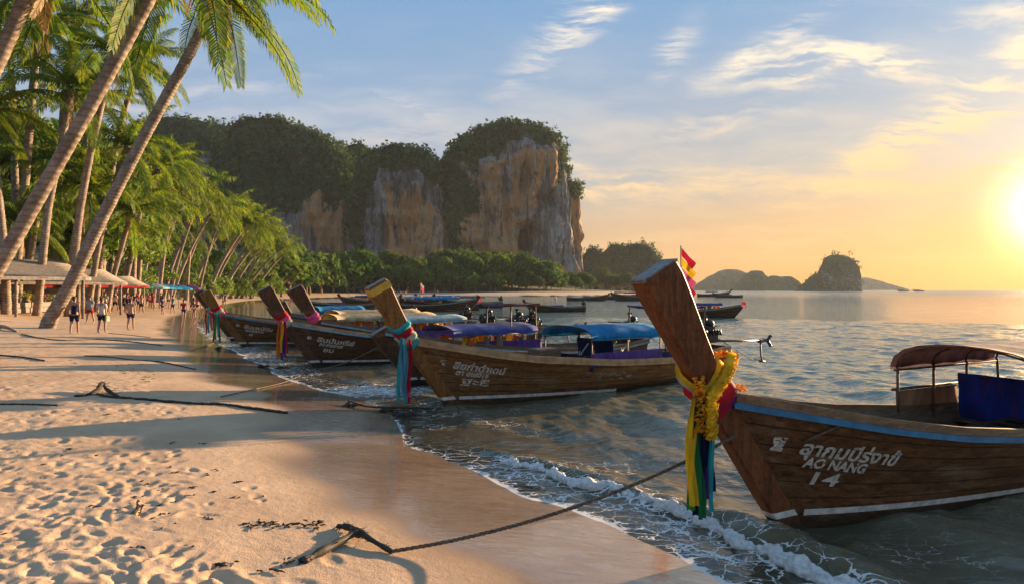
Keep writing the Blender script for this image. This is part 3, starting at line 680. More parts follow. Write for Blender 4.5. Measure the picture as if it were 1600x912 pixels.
for nm, lb, D, pr, lv in (
    ('headland', 'low wooded headland with the tallest bump, beyond the big tower', 600, [(381,986,1002),(387,974,1014),(398,962,1024),(415,950,1030),(440,938,1036),(465,930,1040)], 900),
    ('headland', 'middle wooded knob of the headland beyond the big tower', 610, [(382,955,968),(389,948,977),(405,938,985),(430,928,995),(465,920,1000)], 500),
    ('headland', 'lowest wooded knob of the headland, touching the big tower', 590, [(388,919,932),(396,913,940),(415,905,950),(440,900,958),(465,890,965)], 500),
    ('karst_island', 'lone steep rock island standing in the sea against the sunset', 900, [(398,1300,1313),(401,1293,1321),(407,1288,1330),(418,1284,1338),(432,1281,1342),(446,1279,1343),(458,1272,1346)], 160),
    ('island_slope', 'low shoulder of rock sloping down from the lone steep island', 905, [(428,1276,1288),(436,1266,1296),(444,1256,1310),(452,1247,1322),(458,1240,1330)], 200),
    ('distant_hill', 'pale hazy hill on the sea horizon, nearest the big boat prow', 1600, [(421,1137,1151),(426,1124,1160),(434,1106,1172),(444,1090,1184),(458,1072,1196)], 0),
    ('distant_hill', 'rounded hazy hill left of the middle of the distant island chain', 1250, [(423,1176,1188),(428,1169,1194),(438,1156,1206),(448,1147,1218),(458,1140,1228)], 0),
    ('distant_hill', 'small hazy hump in the middle of the distant island chain', 1240, [(431,1203,1214),(437,1197,1222),(446,1190,1236),(458,1184,1246)], 0),
    ('distant_hill', 'small hazy hump next to the lone steep island', 1260, [(432,1222,1234),(438,1216,1242),(446,1208,1254),(458,1200,1264)], 0),
    ('distant_hill', 'farthest faint ridge fading out beyond the lone steep island', 2300, [(434,1347,1356),(438,1338,1372),(444,1330,1390),(450,1322,1408),(457,1315,1425)], 0)):
    karst = 'karst' in nm
    massif(nm, lb, 'island' if D > 800 else 'headland', D, pr, nz=70, na=100, amp=.7, leaves=lv, kexp=2.4, leaf_size=1.6,
           veg=(lambda U, V, Z, a, b: .80-.25*sst(.3, .6, U+.2*a)) if karst else None)
parts = []
lr_ = np.random.default_rng(11)
for ctr, out, sz in CLIFF_LEAF: parts.append(leaf_quads(ctr, out, sz*.95, 8, .95, lr_, .7))
V = np.concatenate([p[0] for p in parts]); F = np.arange(len(V)).reshape(-1, 4)
tag(add('hillside_foliage', np_mesh('hillside_foliage', V, F, M['hill_leaf'])), 'dark green jungle growing over the cliffs and hills', 'foliage', kind='stuff')

# ------------------------------------------------------------------ trees
def crown_mesh(name, matl, rad, hgt, lobes, nclump, k, size, seed, aspect=.6, droop=0.0):
    rg = np.random.default_rng(seed); C, O = [], []
    lob = [np.zeros(3)]+[np.array([math.cos(t)*math.cos(e), math.sin(t)*math.cos(e), math.sin(e)*hgt/rad])*rad*rg.uniform(.45, .72) for t, e in zip(rg.uniform(0, 6.28, lobes), rg.uniform(-.5, 1.3, lobes))]
    for _ in range(nclump):
        c = lob[rg.integers(len(lob))]; d = rg.normal(size=3); d /= np.linalg.norm(d); d[2] = abs(d[2])*.9-.25
        rr = rad*rg.uniform(.30, .50); C.append(c+d*rr*np.array([1, 1, .8])); O.append(d)
    O = np.array(O); O[:, 2] += .5-droop; O /= np.linalg.norm(O, axis=1)[:, None]
    V, F = leaf_quads(np.array(C), O, np.full(nclump, size)*rg.uniform(.7, 1.3, nclump), k, .9, rg, aspect)
    V[:, 2] += hgt*.35
    return np_mesh(name, V, F, matl)
def tree_trunk_mesh(name, h, r, rad, seed):
    rg = random.Random(seed); b = MB()
    b.tube([(0, 0, -.6), (.1*r, 0, h*.35), (rg.uniform(-.3, .3)*r*3, rg.uniform(-1, 1)*r, h*.8), (0, 0, h*1.15)], [r*1.3, r, r*.75, r*.4], 8)
    for i in range(5):
        t = i/5*6.28+rg.random(); z = h*rg.uniform(.7, .95)
        b.tube([(0, 0, z), (math.cos(t)*rad*.35, math.sin(t)*rad*.35, z+rad*.35), (math.cos(t)*rad*.7, math.sin(t)*rad*.7, z+rad*.6)], [r*.5, r*.32, r*.12], 6)
    return b.mesh(name, M['trunk'])
# far belt of rounded trees below the cliffs
far_crowns = [crown_mesh('crown', M['far_leaf'], 4.6, 4.2, 9, 210, 11, 1.15, 40+i, .7) for i in range(6)]
far_trunk = tree_trunk_mesh('trunk', 3.2, .28, 3.5, 3)
def far_tree(p, sc, i, label, group, name='broadleaf_tree'):
    t = empty(name, p, random.uniform(0, 6.28)); t.scale = (sc, sc, sc*random.uniform(.9, 1.25)); tag(t, label, 'tree', group)
    add('trunk', far_trunk, t); add('crown', far_crowns[i % 6], t, (0, 0, 3.0)); return t
rt = random.Random(21)
row = []
# front row along the back beach
for i, px in enumerate(range(438, 930, 17)):
    d = np.interp(px, [430, 520, 620, 740, 850, 930], [165, 215, 245, 258, 275, 330])+rt.uniform(2, 10)
    x = (px+rt.uniform(-5, 5)-800)/FPX*d; row.append((x, d, rt.uniform(.8, 1.25)*np.interp(px, [430, 620, 700, 930], [1.25, 1.1, .8, .7])))
for x, y, s_ in row:
    far_tree((x, y, ground(x, y)-.3), s_, rt.randrange(6), 'rounded broadleaf tree in the front row at the edge of the far beach', 'trees along the far beach')
cnt = 0; back = []
while cnt < 235:
    px = rt.uniform(395, 1030); d = rt.uniform(1.0, 1.75)*np.interp(px, [395, 520, 620, 740, 850, 930, 1030], [160, 222, 252, 266, 290, 345, 440])
    x = (px-800)/FPX*d
    top = np.interp(px, [395, 440, 500, 560, 625, 660, 740, 800, 850, 900, 960, 1030], [386, 384, 398, 408, 396, 404, 392, 398, 416, 430, 430, 440])
    z = ground(x, d)
    if z < .9 or shore_dist(np.array([x]), np.array([d]))[0] < 6: continue
    sc = rt.uniform(.8, 1.5); zt = z+8.2*sc
    if HZ-(zt-H)/d*FPX < top-3: cnt += .2; continue
    far_tree((x, d, z-.3), sc, rt.randrange(6), 'broadleaf tree in the thick forest belt at the foot of the cliffs', 'forest trees below the cliffs'); cnt += 1

# coconut palms
def frond_mesh(name, L, e0, droop, n, ll, wid, seed, seg=12):
    rg = random.Random(seed); b = MB(); pts = [Vector((0, 0, 0))]; tang = []
    for i in range(seg):
        t = (i+.5)/seg; an = R(e0)-R(droop)*t**1.25; d = Vector((math.cos(an), .05*math.sin(t*3+seed), math.sin(an))).normalized(); tang.append(d); pts.append(pts[-1]+d*(L/seg))
    tang.append(tang[-1])
    b.tube(pts, [L*.011*(1-.85*i/seg)+.006 for i in range(seg+1)], 4, cap=False)
    vs, fs = [], []
    for i in range(n):
        t = .10+.90*(i/(n-1)); k = min(int(t*seg), seg-1); p = pts[k].lerp(pts[k+1], t*seg-k); tg = tang[k]
        side = tg.cross(Vector((0, 0, 1)))
        side = side.normalized() if side.length > .05 else Vector((0, 1, 0)); upv = side.cross(tg)
        l = ll*(math.sin(math.pi*(.13+.80*t))**.65)*rg.uniform(.85, 1.12)
        for sg in (-1, 1):
            dr = (side*sg*.80+tg*(.35+.45*t)+upv*rg.uniform(-.05, .25)).normalized(); dn = Vector((0, 0, -1))
            m1 = p+dr*l*.5+dn*l*.10; m2 = p+(dr*.80+dn*rg.uniform(.35, .75)).normalized()*l
            w = tg*wid*.5; q = len(vs)
            vs += [p-w*.5, p+w*.5, m1+w, m1-w, m2]; fs += [(q, q+1, q+2, q+3), (q+3, q+2, q+4)]
    b.raw(vs, fs); return b.mesh(name, M['frond'])
FR = [frond_mesh('frond', 1.0*5.4, e, dr, 50, 1.0, .10, i) for i, (e, dr) in enumerate([(70, 60), (55, 85), (40, 95), (22, 90), (5, 75), (-12, 62), (30, 120), (50, 115), (-32, 48), (-52, 32)])]
FR_F = [frond_mesh('frond', 5.0, e, dr, 15, 1.15, .17, i+20, 6) for i, (e, dr) in enumerate([(70, 70), (45, 100), (25, 105), (0, 75), (-20, 50)])]
def join_fronds(name, meshes, n, seed, sc=1.0):
    rg = random.Random(seed); V, Fq, Ft = [], [], []
    allv, allf = [], []
    for i in range(n):
        me_ = meshes[rg.randrange(len(meshes))]; rot = Euler((rg.uniform(-.3, .3), 0, i*2.39996+rg.uniform(-.2, .2))).to_matrix(); s_ = sc*rg.uniform(.8, 1.1)
        b = len(allv); allv += [tuple(rot @ v.co*s_) for v in me_.vertices]; allf += [tuple(k+b for k in p.vertices) for p in me_.polygons]
    me2 = bpy.data.meshes.new(name); me2.from_pydata(allv, [], allf); me2.materials.append(M['frond']); me2.update(); return me2
FAR_CROWN = [join_fronds('crown', FR_F, 20, 60+i) for i in range(4)]
def trunk_mesh(pts, r0, r1, nseg, sides, flare=1.7):
    """a ringed trunk through control points, swelling at the foot"""
    b = MB(); P_ = [Vector(p) for p in pts]; out, rad = [], []
    for i in range(nseg+1):
        t = i/nseg; k = min(int(t*(len(P_)-1)), len(P_)-2); f = t*(len(P_)-1)-k
        p0, p1, p2, p3 = P_[max(k-1, 0)], P_[k], P_[k+1], P_[min(k+2, len(P_)-1)]
        q = .5*((2*p1)+(p2-p0)*f+(2*p0-5*p1+4*p2-p3)*f*f+(3*p1-p0-3*p2+p3)*f**3)
        out.append(q); rr = r0+(r1-r0)*t**.7; rr *= 1+(flare-1)*math.exp(-t*14); rad.append(rr*(1.0+(.04 if i % 2 else -.02)+.05*float(pn(i*.31, r0*9, 1.0))))
    b.tube(out, rad, sides); return b.mesh('trunk', M['trunk'])
def palm(base, pts, r0, r1, label, group=None, nf=20, fl=1.0, near=True, seed=0, coconuts=True, name='coconut_palm'):
    """base: world point at the foot; pts: world control points of the trunk up to the crown"""
    rg = random.Random(seed); base = Vector(base); t = empty(name, base); tag(t, label, 'palm tree', group)
    loc = [Vector(p)-base for p in pts]
    add('trunk', trunk_mesh(loc, r0, r1, 110 if near else 14, 12 if near else 6), t)
    top = loc[-1]
    if near:
        cr = empty('crown', top); cr.parent = t
        for i in range(nf):
            lv = i/nf; idx = 0 if lv < .12 else 1 if lv < .28 else rg.choice((1, 2, 7)) if lv < .5 else rg.choice((2, 3, 6, 7)) if lv < .66 else rg.choice((3, 4, 5, 6)) if lv < .85 else rg.choice((5, 8, 9))
            f = add('frond', FR[idx], cr); f.rotation_euler = (rg.uniform(-.35, .35), 0, i*2.39996+rg.uniform(-.25, .25)); s_ = fl*rg.uniform(.85, 1.1); f.scale = (s_,)*3
        for i in range(3):
            f = add('dead_frond', FR[9], cr); f.rotation_euler = (rg.uniform(-.3, .3), rg.uniform(.2, .5), rg.uniform(0, 6.28)); f.scale = (fl*.5,)*3; f.material_slots[0].link = 'OBJECT'; f.material_slots[0].material = M['dead_frond']
        if coconuts:
            b = MB()
            for k in range(7): an = rg.uniform(0, 6.28); b.ball((math.cos(an)*.35*fl, math.sin(an)*.35*fl, -.25-rg.uniform(0, .3)), (.15, .15, .18), 8, 6)
            b.build('coconut_cluster', M['stem'], cr)
    else:
        c = add('crown', FAR_CROWN[rg.randrange(4)], t, top); c.rotation_euler = (rg.uniform(-.25, .25), rg.uniform(-.2, .3), rg.uniform(0, 6.28)); q_ = fl*rg.uniform(.8, 1.15); c.scale = (q_, q_, q_*rg.uniform(.8, 1.15))
    return t
def px_palm(pix, d, w0, w1, label, **kw):
    pts = [P(x, y, d) for x, y in pix]; b = pts[0].copy(); gz_ = ground(b.x, b.y)
    if b.z > gz_-.3: pts.insert(0, Vector((b.x-.2*(b.z-gz_), b.y, gz_-.4))); b = pts[0]
    return palm(b, pts, w0/FPX*d/2, w1/FPX*d/2, label, **kw)
px_palm([(-90,560),(-20,448),(70,290),(150,150),(232,0),(292,-118)], 17, 25, 18, 'big leaning palm whose thick trunk crosses the upper left corner', nf=20, fl=.85, seed=1)
px_palm([(78,500),(112,440),(160,340),(222,220),(285,105),(346,-14)], 33, 22, 14.5, 'leaning palm rising from the sand beside the stone wall, crown over the sky', nf=30, fl=1.12, seed=9)
px_palm([(-110,330),(-60,210),(0,88),(45,-12),(75,-80)], 17, 26, 20, 'palm of which only a short leaning trunk shows in the top corner', nf=18, fl=.8, seed=3)
for i, (pix, d, w, lb) in enumerate([
    ([(20,470),(38,300),(52,130),(62,40)], 46, 14, 'tall upright palm behind the leaning trunks, top left'),
    ([(110,470),(125,330),(150,200),(178,85)], 46, 13, 'palm with a full crown between the two leaning trunks'),
    ([(60,470),(75,330),(95,230),(112,140)], 44, 13, 'palm with fan of upright fronds low behind the thick trunk'),
    ([(10,470),(5,380),(-5,280),(-15,170)], 42, 14, 'palm cut by the left edge of the picture'),
    ([(140,470),(155,380),(175,300),(200,228)], 52, 10, 'golden drooping palm behind the foot of the bare leaning trunk'),
    ([(40,470),(48,400),(60,330),(75,265)], 48, 11, 'short bushy palm above the restaurant awning'),
    ([(100,470),(108,420),(120,350),(135,300)], 50, 10, 'short palm between the restaurant and the bare leaning trunk'),
    ([(170,470),(178,430),(192,380),(205,330)], 56, 9, 'short palm with hanging fronds above the red parasols'),
    ([(0,470),(8,430),(14,390),(22,345)], 46, 10, 'lowest palm over the corner awning'),
    ([(30,470),(24,300),(20,160),(12,45)], 50, 12, 'tall palm whose crown fills the top left corner'),
    ([(85,470),(92,300),(100,150),(118,30)], 54, 11, 'tall palm with a crown at the upper edge between the trunks'),
    ([(150,470),(165,330),(190,190),(222,95)], 56, 11, 'tall palm with spreading fronds right behind the thick trunk'),
    ([(120,470),(126,380),(130,270),(140,165)], 54, 11, 'middle height palm in the dense upper thicket'),
    ([(190,470),(205,400),(222,320),(246,262)], 64, 9, 'golden palm where the thicket steps down to the beach row')]):
    px_palm(pix, d, w, w*.7, lb, nf=20, fl=.98 if d < 50 else .9, seed=30+i)
rp = random.Random(5)
rowp = [(196,462,246,270,74),(248,463,282,268,90),(266,463,318,300,98),(310,463,352,322,112),(325,463,386,350,120),(352,463,402,352,136),(370,463,432,372,144),(186,462,232,318,78),(206,463,262,275,84),(222,463,252,300,88),(240,463,292,300,92),(256,463,312,318,98),(270,463,340,320,104),(280,463,326,340,110),(300,463,362,332,116),(318,463,398,348,122),
        (330,463,382,365,128),(345,463,420,362,134),(360,463,410,385,138),(378,463,445,385,145),(150,463,196,335,70),(165,463,222,345,72),(292,463,300,362,108),(395,463,440,400,150)]
for i, (bx, by, tx, ty, d) in enumerate(rowp):
    px_palm([(bx, by), (bx+(tx-bx)*.25, by+(ty-by)*.35), (bx+(tx-bx)*.6, by+(ty-by)*.7), (tx, ty)], d, 7 if d < 100 else 5, 4, 'slender palm leaning over the beach in the long row of palms', group='row of palms along the beach', nf=18, fl=1.2, near=False, seed=70+i)
# leafy trees filling in behind the palms
near_crowns = [crown_mesh('crown', M['leaf'], 4.2, 3.8, 9, 330, 16, .62, 80+i, .32, .45) for i in range(3)]
near_trunk = tree_trunk_mesh('trunk', 4.0, .30, 3.2, 8)
def leafy(px, py_top, d, sc, lab, i, group='leafy trees behind the palms'):
    x = (px-800)/FPX*d; z = ground(x, d); top = H-(py_top-HZ)/FPX*d
    t = empty('leafy_tree', (x, d, z-.2), i*1.3); tag(t, lab, 'tree', group)
    ztr = (top-z-4.6*sc); t.scale = (1, 1, 1)
    tr = add('trunk', near_trunk, t); tr.scale = (1.1, 1.1, max(.5, (ztr+1.6*sc)/4.0)); c = add('crown', near_crowns[i % 3], t, (0, 0, ztr)); c.scale = (sc, sc, sc*1.05)
for i, (px, py, d, sc) in enumerate([(-40,150,58,1.5),(30,175,60,1.45),(95,195,62,1.4),(160,215,66,1.3),(208,268,74,1.1),(-10,290,54,1.1),(50,300,55,1.1),(115,315,58,1.1),(170,335,64,1.0),(215,350,80,1.0),(250,358,104,1.1),
                                     (285,370,122,1.1),(320,384,136,1.1),(350,392,148,1.1),(385,398,158,1.1),(415,404,168,1.1),(300,400,126,1.0),(345,412,150,1.0),(262,385,110,1.0),(290,425,112,.75),(312,428,120,.75),(335,430,128,.8),(362,432,138,.8),(392,434,146,.85),(422,436,156,.9),(238,415,96,.8),(205,410,84,.8),(5,225,64,1.5),(75,250,66,1.5),(140,262,68,1.4)]):
    leafy(px, py, d, sc, 'dense feathery green tree in the thicket behind the palms', i)

# ------------------------------------------------------------------ longtail boats
def _fade(gg, out):
    o = gg.n('ShaderNodeTexCoord').outputs['Object']
    n = gg.noise(gg.mapping(o, scale=(2, 1, 6)), 3, 7, .75); k = gg.ramp(n, .52, .60)
    b = pbsdf(gg, (.42, .38, .32), .7, .2); t = gg.n('ShaderNodeBsdfTransparent'); m = gg.n('ShaderNodeMixShader'); gg.l(k, m.inputs[0]); gg.l(t.outputs[0], m.inputs[1]); gg.l(b.outputs[0], m.inputs[2]); gg.l(m.outputs[0], out.inputs[0])
M['fade'] = mat('flaking_white_paint', _fade)
def _letter(gg, out):
    o = gg.n('ShaderNodeTexCoord').outputs['Object']; n = gg.noise(gg.mapping(o, scale=(1, 1, 2.5)), 9, 7, .72)
    k = gg.ramp(n, .36, .44); b = pbsdf(gg, gg.mix(gg.ramp(gg.noise(o, 20, 4), .3, .7), (.40, .36, .30), (.66, .62, .55)), .7, .2)
    t = gg.n('ShaderNodeBsdfTransparent'); m = gg.n('ShaderNodeMixShader'); gg.l(k, m.inputs[0]); gg.l(t.outputs[0], m.inputs[1]); gg.l(b.outputs[0], m.inputs[2]); gg.l(m.outputs[0], out.inputs[0])
M['letter'] = mat('worn_lettering_paint', _letter)
def stem_x(z): z = np.maximum(z, -.35); return -(.78*z-.035*z*z*np.sign(z))
class Hull:
    """shape of one boat: x runs aft from the foot of the stem at the waterline, -y is the port side"""
    def __init__(s, L=8.6, lift=0.0):
        s.L = L; k = L/8.6
        s.sx = np.array([-1.4, -1.1, 0, 1, 2, 4*k, 6*k, 7.5*k, 8.6*k]); s.sz = np.array([1.62, 1.54, 1.33, 1.14, .99, .79, .71, .75, .86])
        s.us = np.linspace(0, 1, 41); x0 = []
        for u in s.us:
            x = 0.0
            for _ in range(30): x = .5*x+.5*(float(stem_x(-.2+(s.zs(x)+.2)*u))+.33)
            x0.append(x)
        s.x0s = np.array(x0)
    def zs(s, x): return float(np.interp(x, s.sx, s.sz)) if np.isscalar(x) else np.interp(x, s.sx, s.sz)
    def x0(s, u): return float(np.interp(u, s.us, s.x0s))
    def pt(s, x, z, side, out=0.0):
        u = min(1.0, max(0.0, (z+.2)/(s.zs(x)+.2))); x0 = s.x0(u); q = max(0.0, x-x0)
        W = .42+.53*u**.8; k = 2.25-.35*u
        tp = 1-.42*float(sst(.55*s.L, s.L*1.02, x))
        return Vector((x, side*(.085+W*(1-math.exp(-q/k))*tp+out), z))
    def uv(s, u, v, side, out=0.0):
        x0 = s.x0(u); x = x0+(s.L-x0)*v**1.35; return s.pt(x, -.2+(s.zs(x)+.2)*u, side, out)
    def half(s, x, z): return abs(s.pt(x, z, 1).y)
def strip(rows, name, m, parent, smooth=True):
    """rows: list of equally long lists of points"""
    n = len(rows[0]); b = MB(); b.raw([p for r_ in rows for p in r_], [(i*n+j, i*n+j+1, (i+1)*n+j+1, (i+1)*n+j) for i in range(len(rows)-1) for j in range(n-1)], smooth)
    return b.build(name, m, parent)
def cloth_sheet(p00, p10, p01, p11, nu, nv, wr, name, m, parent, seed=0, sag=0.0, thick=.008):
    """wrinkled two-sided cloth between four corners"""
    p00, p10, p01, p11 = map(Vector, (p00, p10, p01, p11)); n = (p10-p00).cross(p01-p00).normalized(); V = []
    for sgn in (1, -1):
        for j in range(nv+1):
            for i in range(nu+1):
                u, v = i/nu, j/nv; p = p00.lerp(p10, u).lerp(p01.lerp(p11, u), v)
                w = wr*float(fbm(u*nu*.45+seed*3.1, v*nv*.22+seed, seed*1.7, 3))
                V.append(p+n*(w+sgn*thick*.5)-Vector((0, 0, sag*math.sin(math.pi*u)*v)))
    N = (nu+1)*(nv+1); F = [(k+j*(nu+1)+i, k+j*(nu+1)+i+1, k+(j+1)*(nu+1)+i+1, k+(j+1)*(nu+1)+i) for k in (0, N) for j in range(nv) for i in range(nu)]
    rim = [(i, i+1, i+1+N, i+N) for i in range(nu)]+[(nv*(nu+1)+i, nv*(nu+1)+i+1, nv*(nu+1)+i+1+N, nv*(nu+1)+i+N) for i in range(nu)]
    rim += [(j*(nu+1), (j+1)*(nu+1), (j+1)*(nu+1)+N, j*(nu+1)+N) for j in range(nv)]+[(j*(nu+1)+nu, (j+1)*(nu+1)+nu, (j+1)*(nu+1)+nu+N, j*(nu+1)+nu+N) for j in range(nv)]
    b = MB(); b.raw(V, F+rim, True); return b.build(name, m, parent)
def stem_section(z, top, extra=0.0, w0=.35, w1=.41, t0=.085, t1=.122):
    k = float(sst(1.2, top, z)); w = (w0+(w1-w0)*k)/2+extra; t = t0+(t1-t0)*k+extra; x = float(stem_x(z))+(w0+(w1-w0)*k)/2
    return x, w, t
def build_stem(root, top, m, cap_m, band=None):
    zs_ = [-.35, -.1, .2, .5, .9, 1.3, 1.7, 2.1, 2.45, top-.12, top]; zs_ = [z for z in zs_ if z <= top]
    b = MB(); V = []; n = 8
    for i, z in enumerate(zs_):
        x, w, t = stem_section(z, top); c = .022
        if i == len(zs_)-1: c = .04
        ring = [(-w, -t+c), (-w+c, -t), (w-c, -t), (w, -t+c), (w, t-c), (w-c, t), (-w+c, t), (-w, t-c)]
        for dx, dy in ring:
            V.append((x+dx, dy, z+dx*.52*float(sst(top-1.1, top-.1, z))))
    F = [(i*n+k, i*n+(k+1) % n, (i+1)*n+(k+1) % n, (i+1)*n+k) for i in range(len(zs_)-1) for k in range(n)]+[tuple(range(n))]
    b.raw(V, F); p = b.build('prow_post', m, root)
    # sawn top of the post
    x, w, t = stem_section(top, top); c = MB(); pts = [(-w+.005, -t+.012), (w-.005, -t+.012), (w-.005, t-.012), (-w+.005, t-.012)]
    V = [(x+a, b_, top+a*.52+h) for h in (-.02, .012) for a, b_ in pts]
    c.raw(V, [(4, 5, 6, 7), (0, 1, 5, 4), (1, 2, 6, 5), (2, 3, 7, 6), (3, 0, 4, 7)]); c.build('post_top', cap_m, p)
    if band:
        rows = []
        for z in (top-.17, top-.165, top-.045, top-.04):
            x, w, t = stem_section(z, top, .004 if z in (top-.17, top-.04) else .010); rows.append([(x+dx, dy, z+dx*.52) for dx, dy in ((-w, -t), (w, -t), (w, t), (-w, t), (-w, -t))])
        strip(rows, 'painted_band', band, p, False)
    return p
def wrap(root, z0, h, tilt, m, top, bulge=.05, name='sash', seed=0, roll=0.0):
    rows = []; nn = 30
    for j in range(7):
        v = j/6; row_ = []
        for i in range(nn+1):
            a = 2*math.pi*i/nn; ca, sa = math.cos(a), math.sin(a); e = .62
            ux, uy = math.copysign(abs(ca)**e, ca), math.copysign(abs(sa)**e, sa)
            z = z0+(v-.5)*h+tilt*ux*.18+roll*uy*.12
            x, w, t = stem_section(z, top); bl = .022+bulge*math.sin(math.pi*v)+.014*float(pn(math.cos(a)*1.7+seed, math.sin(a)*1.7, v*5+seed))+.012*math.sin(v*17+seed+a)
            row_.append((x+ux*(w+bl), uy*(t+bl), z))
        rows.append(row_)
    return strip(rows, name, m, root)
def ribbon(root, p, length, width, m, seed, dirv=(1, 0), name='ribbon', spread=.0):
    rg = random.Random(seed); rows = []; ph = rg.uniform(0, 6); n = 16
    d = Vector((dirv[0], dirv[1], 0)).normalized(); nv = Vector((-d.y, d.x, 0)); yaw = rg.uniform(-.5, .5); d2 = d*math.cos(yaw)+nv*math.sin(yaw); n2 = -d*math.sin(yaw)+nv*math.cos(yaw)
    for i in range(n+1):
        t = i/n; c = Vector(p)+Vector((0, 0, -length*t))+d*(.025*math.sin(t*5+ph)+spread*t)+nv*.03*math.sin(t*4+ph*2)*t
        w = width*(.35+.65*min(1, t*3.5))*.5
        rows.append([c+d2*w*k+n2*(.022*math.sin(k*4+ph+t*3)) for k in (-1, -.5, 0, .5, 1)])
    return strip(rows, name, m, root)
def lettering(root, hull, lines, name='lettering', m=None, side=-1):
    """lines: (text, x start, x end, z of the baseline at x start, slope, shear)"""
    for txt, xa, xb, z0, slope, shear, bold, ht in lines:
        cu = bpy.data.curves.new('lettering', 'FONT'); cu.body = txt; cu.size = 1; cu.offset = bold; cu.resolution_u = 3
        to = bpy.data.objects.new('lettering_source', cu); link(to)
        bpy.context.view_layer.update()
        me = bpy.data.meshes.new_from_object(to.evaluated_get(bpy.context.evaluated_depsgraph_get())); bpy.data.objects.remove(to); bpy.data.curves.remove(cu)
        if not len(me.vertices): continue
        bm = bmesh.new(); bm.from_mesh(me); bpy.data.meshes.remove(me)
        xs = [v.co.x for v in bm.verts]; w = max(xs)-min(xs); x_ = min(xs); k = (xb-xa)/max(w, 1e-6)
        for v in bm.verts:
            tx, ty = (v.co.x-x_)*k, v.co.y*ht/.72
            x = xa+tx+shear*ty; p = hull.pt(x, z0+slope*(x-xa)+ty, side, .014); v.co = p
        bm.verts.index_update(); b = MB(); b.raw([v.co.copy() for v in bm.verts], [tuple(v.index for v in f.verts) for f in bm.faces]); bm.free()
        b.build(name, m or M['letter'], root)
def canopy(root, hull, x0, x1, hw, eave, apex, m, posts=3, arch=10):
    par = empty('canopy'); par.parent = root
    rg = random.Random(int(x0*100)); rows = []
    for layer in (0, 1):
        rr = []
        for i in range(11):
            u = i/10; x = x0-.06+(x1-x0+.12)*u; sag = .03*math.sin(u*math.pi*posts)**2
            rr.append([Vector((x, hw*1.05*math.cos(math.pi*(1-j/arch)), 0))+Vector((0, 0, eave+(apex-eave)*math.sin(math.pi*j/arch)**.8-sag-layer*.018+.028*float(pn(u*5, j*.7, x0)))) for j in range(arch+1)])
        rows.append(rr)
    a, b = rows
    n = arch+1; bb = MB(); V = [p for r_ in a for p in r_]+[p for r_ in b for p in r_]; N = len(a)*n
    F = [(k+i*n+j, k+i*n+j+1, k+(i+1)*n+j+1, k+(i+1)*n+j) for k in (0, N) for i in range(10) for j in range(arch)]
    F += [(i*n+j, i*n+j+1, N+i*n+j+1, N+i*n+j) for i in (0, 10) for j in range(arch)]+[(i*n+j, (i+1)*n+j, N+(i+1)*n+j, N+i*n+j) for j in (0, arch) for i in range(10)]
    # short hem hanging at both eaves
    for j in (0, arch):
        h = len(V); V += [a[i][j] for i in range(11)]+[a[i][j]-Vector((0, 0, .06)) for i in range(11)]; F += [(h+i, h+i+1, h+12+i, h+11+i) for i in range(10)]
    bb.raw(V, F, True); bb.build('awning', m, par)
    for i in range(posts):
        x = x0+(x1-x0)*i/(posts-1)
        for sd_ in (-1, 1):
            y = min(hull.half(x, hull.zs(x)), hw)-.03
            MB().tube([(x, sd_*y, hull.zs(x)-.15), (x, sd_*hw*.97, eave-.03)], .020, 8).build('post', M['rust'], par)
        MB().tube([(x, hw*.99*math.cos(math.pi*(1-j/12)), eave-.04+(apex-eave)*math.sin(math.pi*j/12)**.8) for j in range(13)], .015, 6).build('hoop', M['rust'], par)
    if posts > 2 and m in (M['c_navy'], M['c_cream'], M['c_pale']) and hull.L < 9:
        for cc in ('r_orange', 'c_hess', 'r_yellow'):
            b = MB()
            for k in range(7):
                x = rg.uniform(x0+.1, x1-.1); y = rg.choice((-1, -1, 1, .2))*hw*rg.uniform(.75, .9); z = eave-.12; w = rg.uniform(.07, .12); tl = rg.uniform(-.3, .3)
                b.box((x, y, z-.14), (w*2, .09, .30), Euler((0, tl, rg.uniform(-.5, .5))), .025); b.box((x+tl*.1, y, z-.34), (w*1.8, .08, .10), Euler((0, tl, 0)), .02)
            b.build('life_jackets', M[cc], par)['kind'] = 'stuff'
    for sd_ in (-1, 1): MB().tube([(x0-.06, sd_*hw*.98, eave-.07), (x1+.06, sd_*hw*.98, eave-.07)], .017, 6).build('eave_bar', M['rust'], par)
    return par
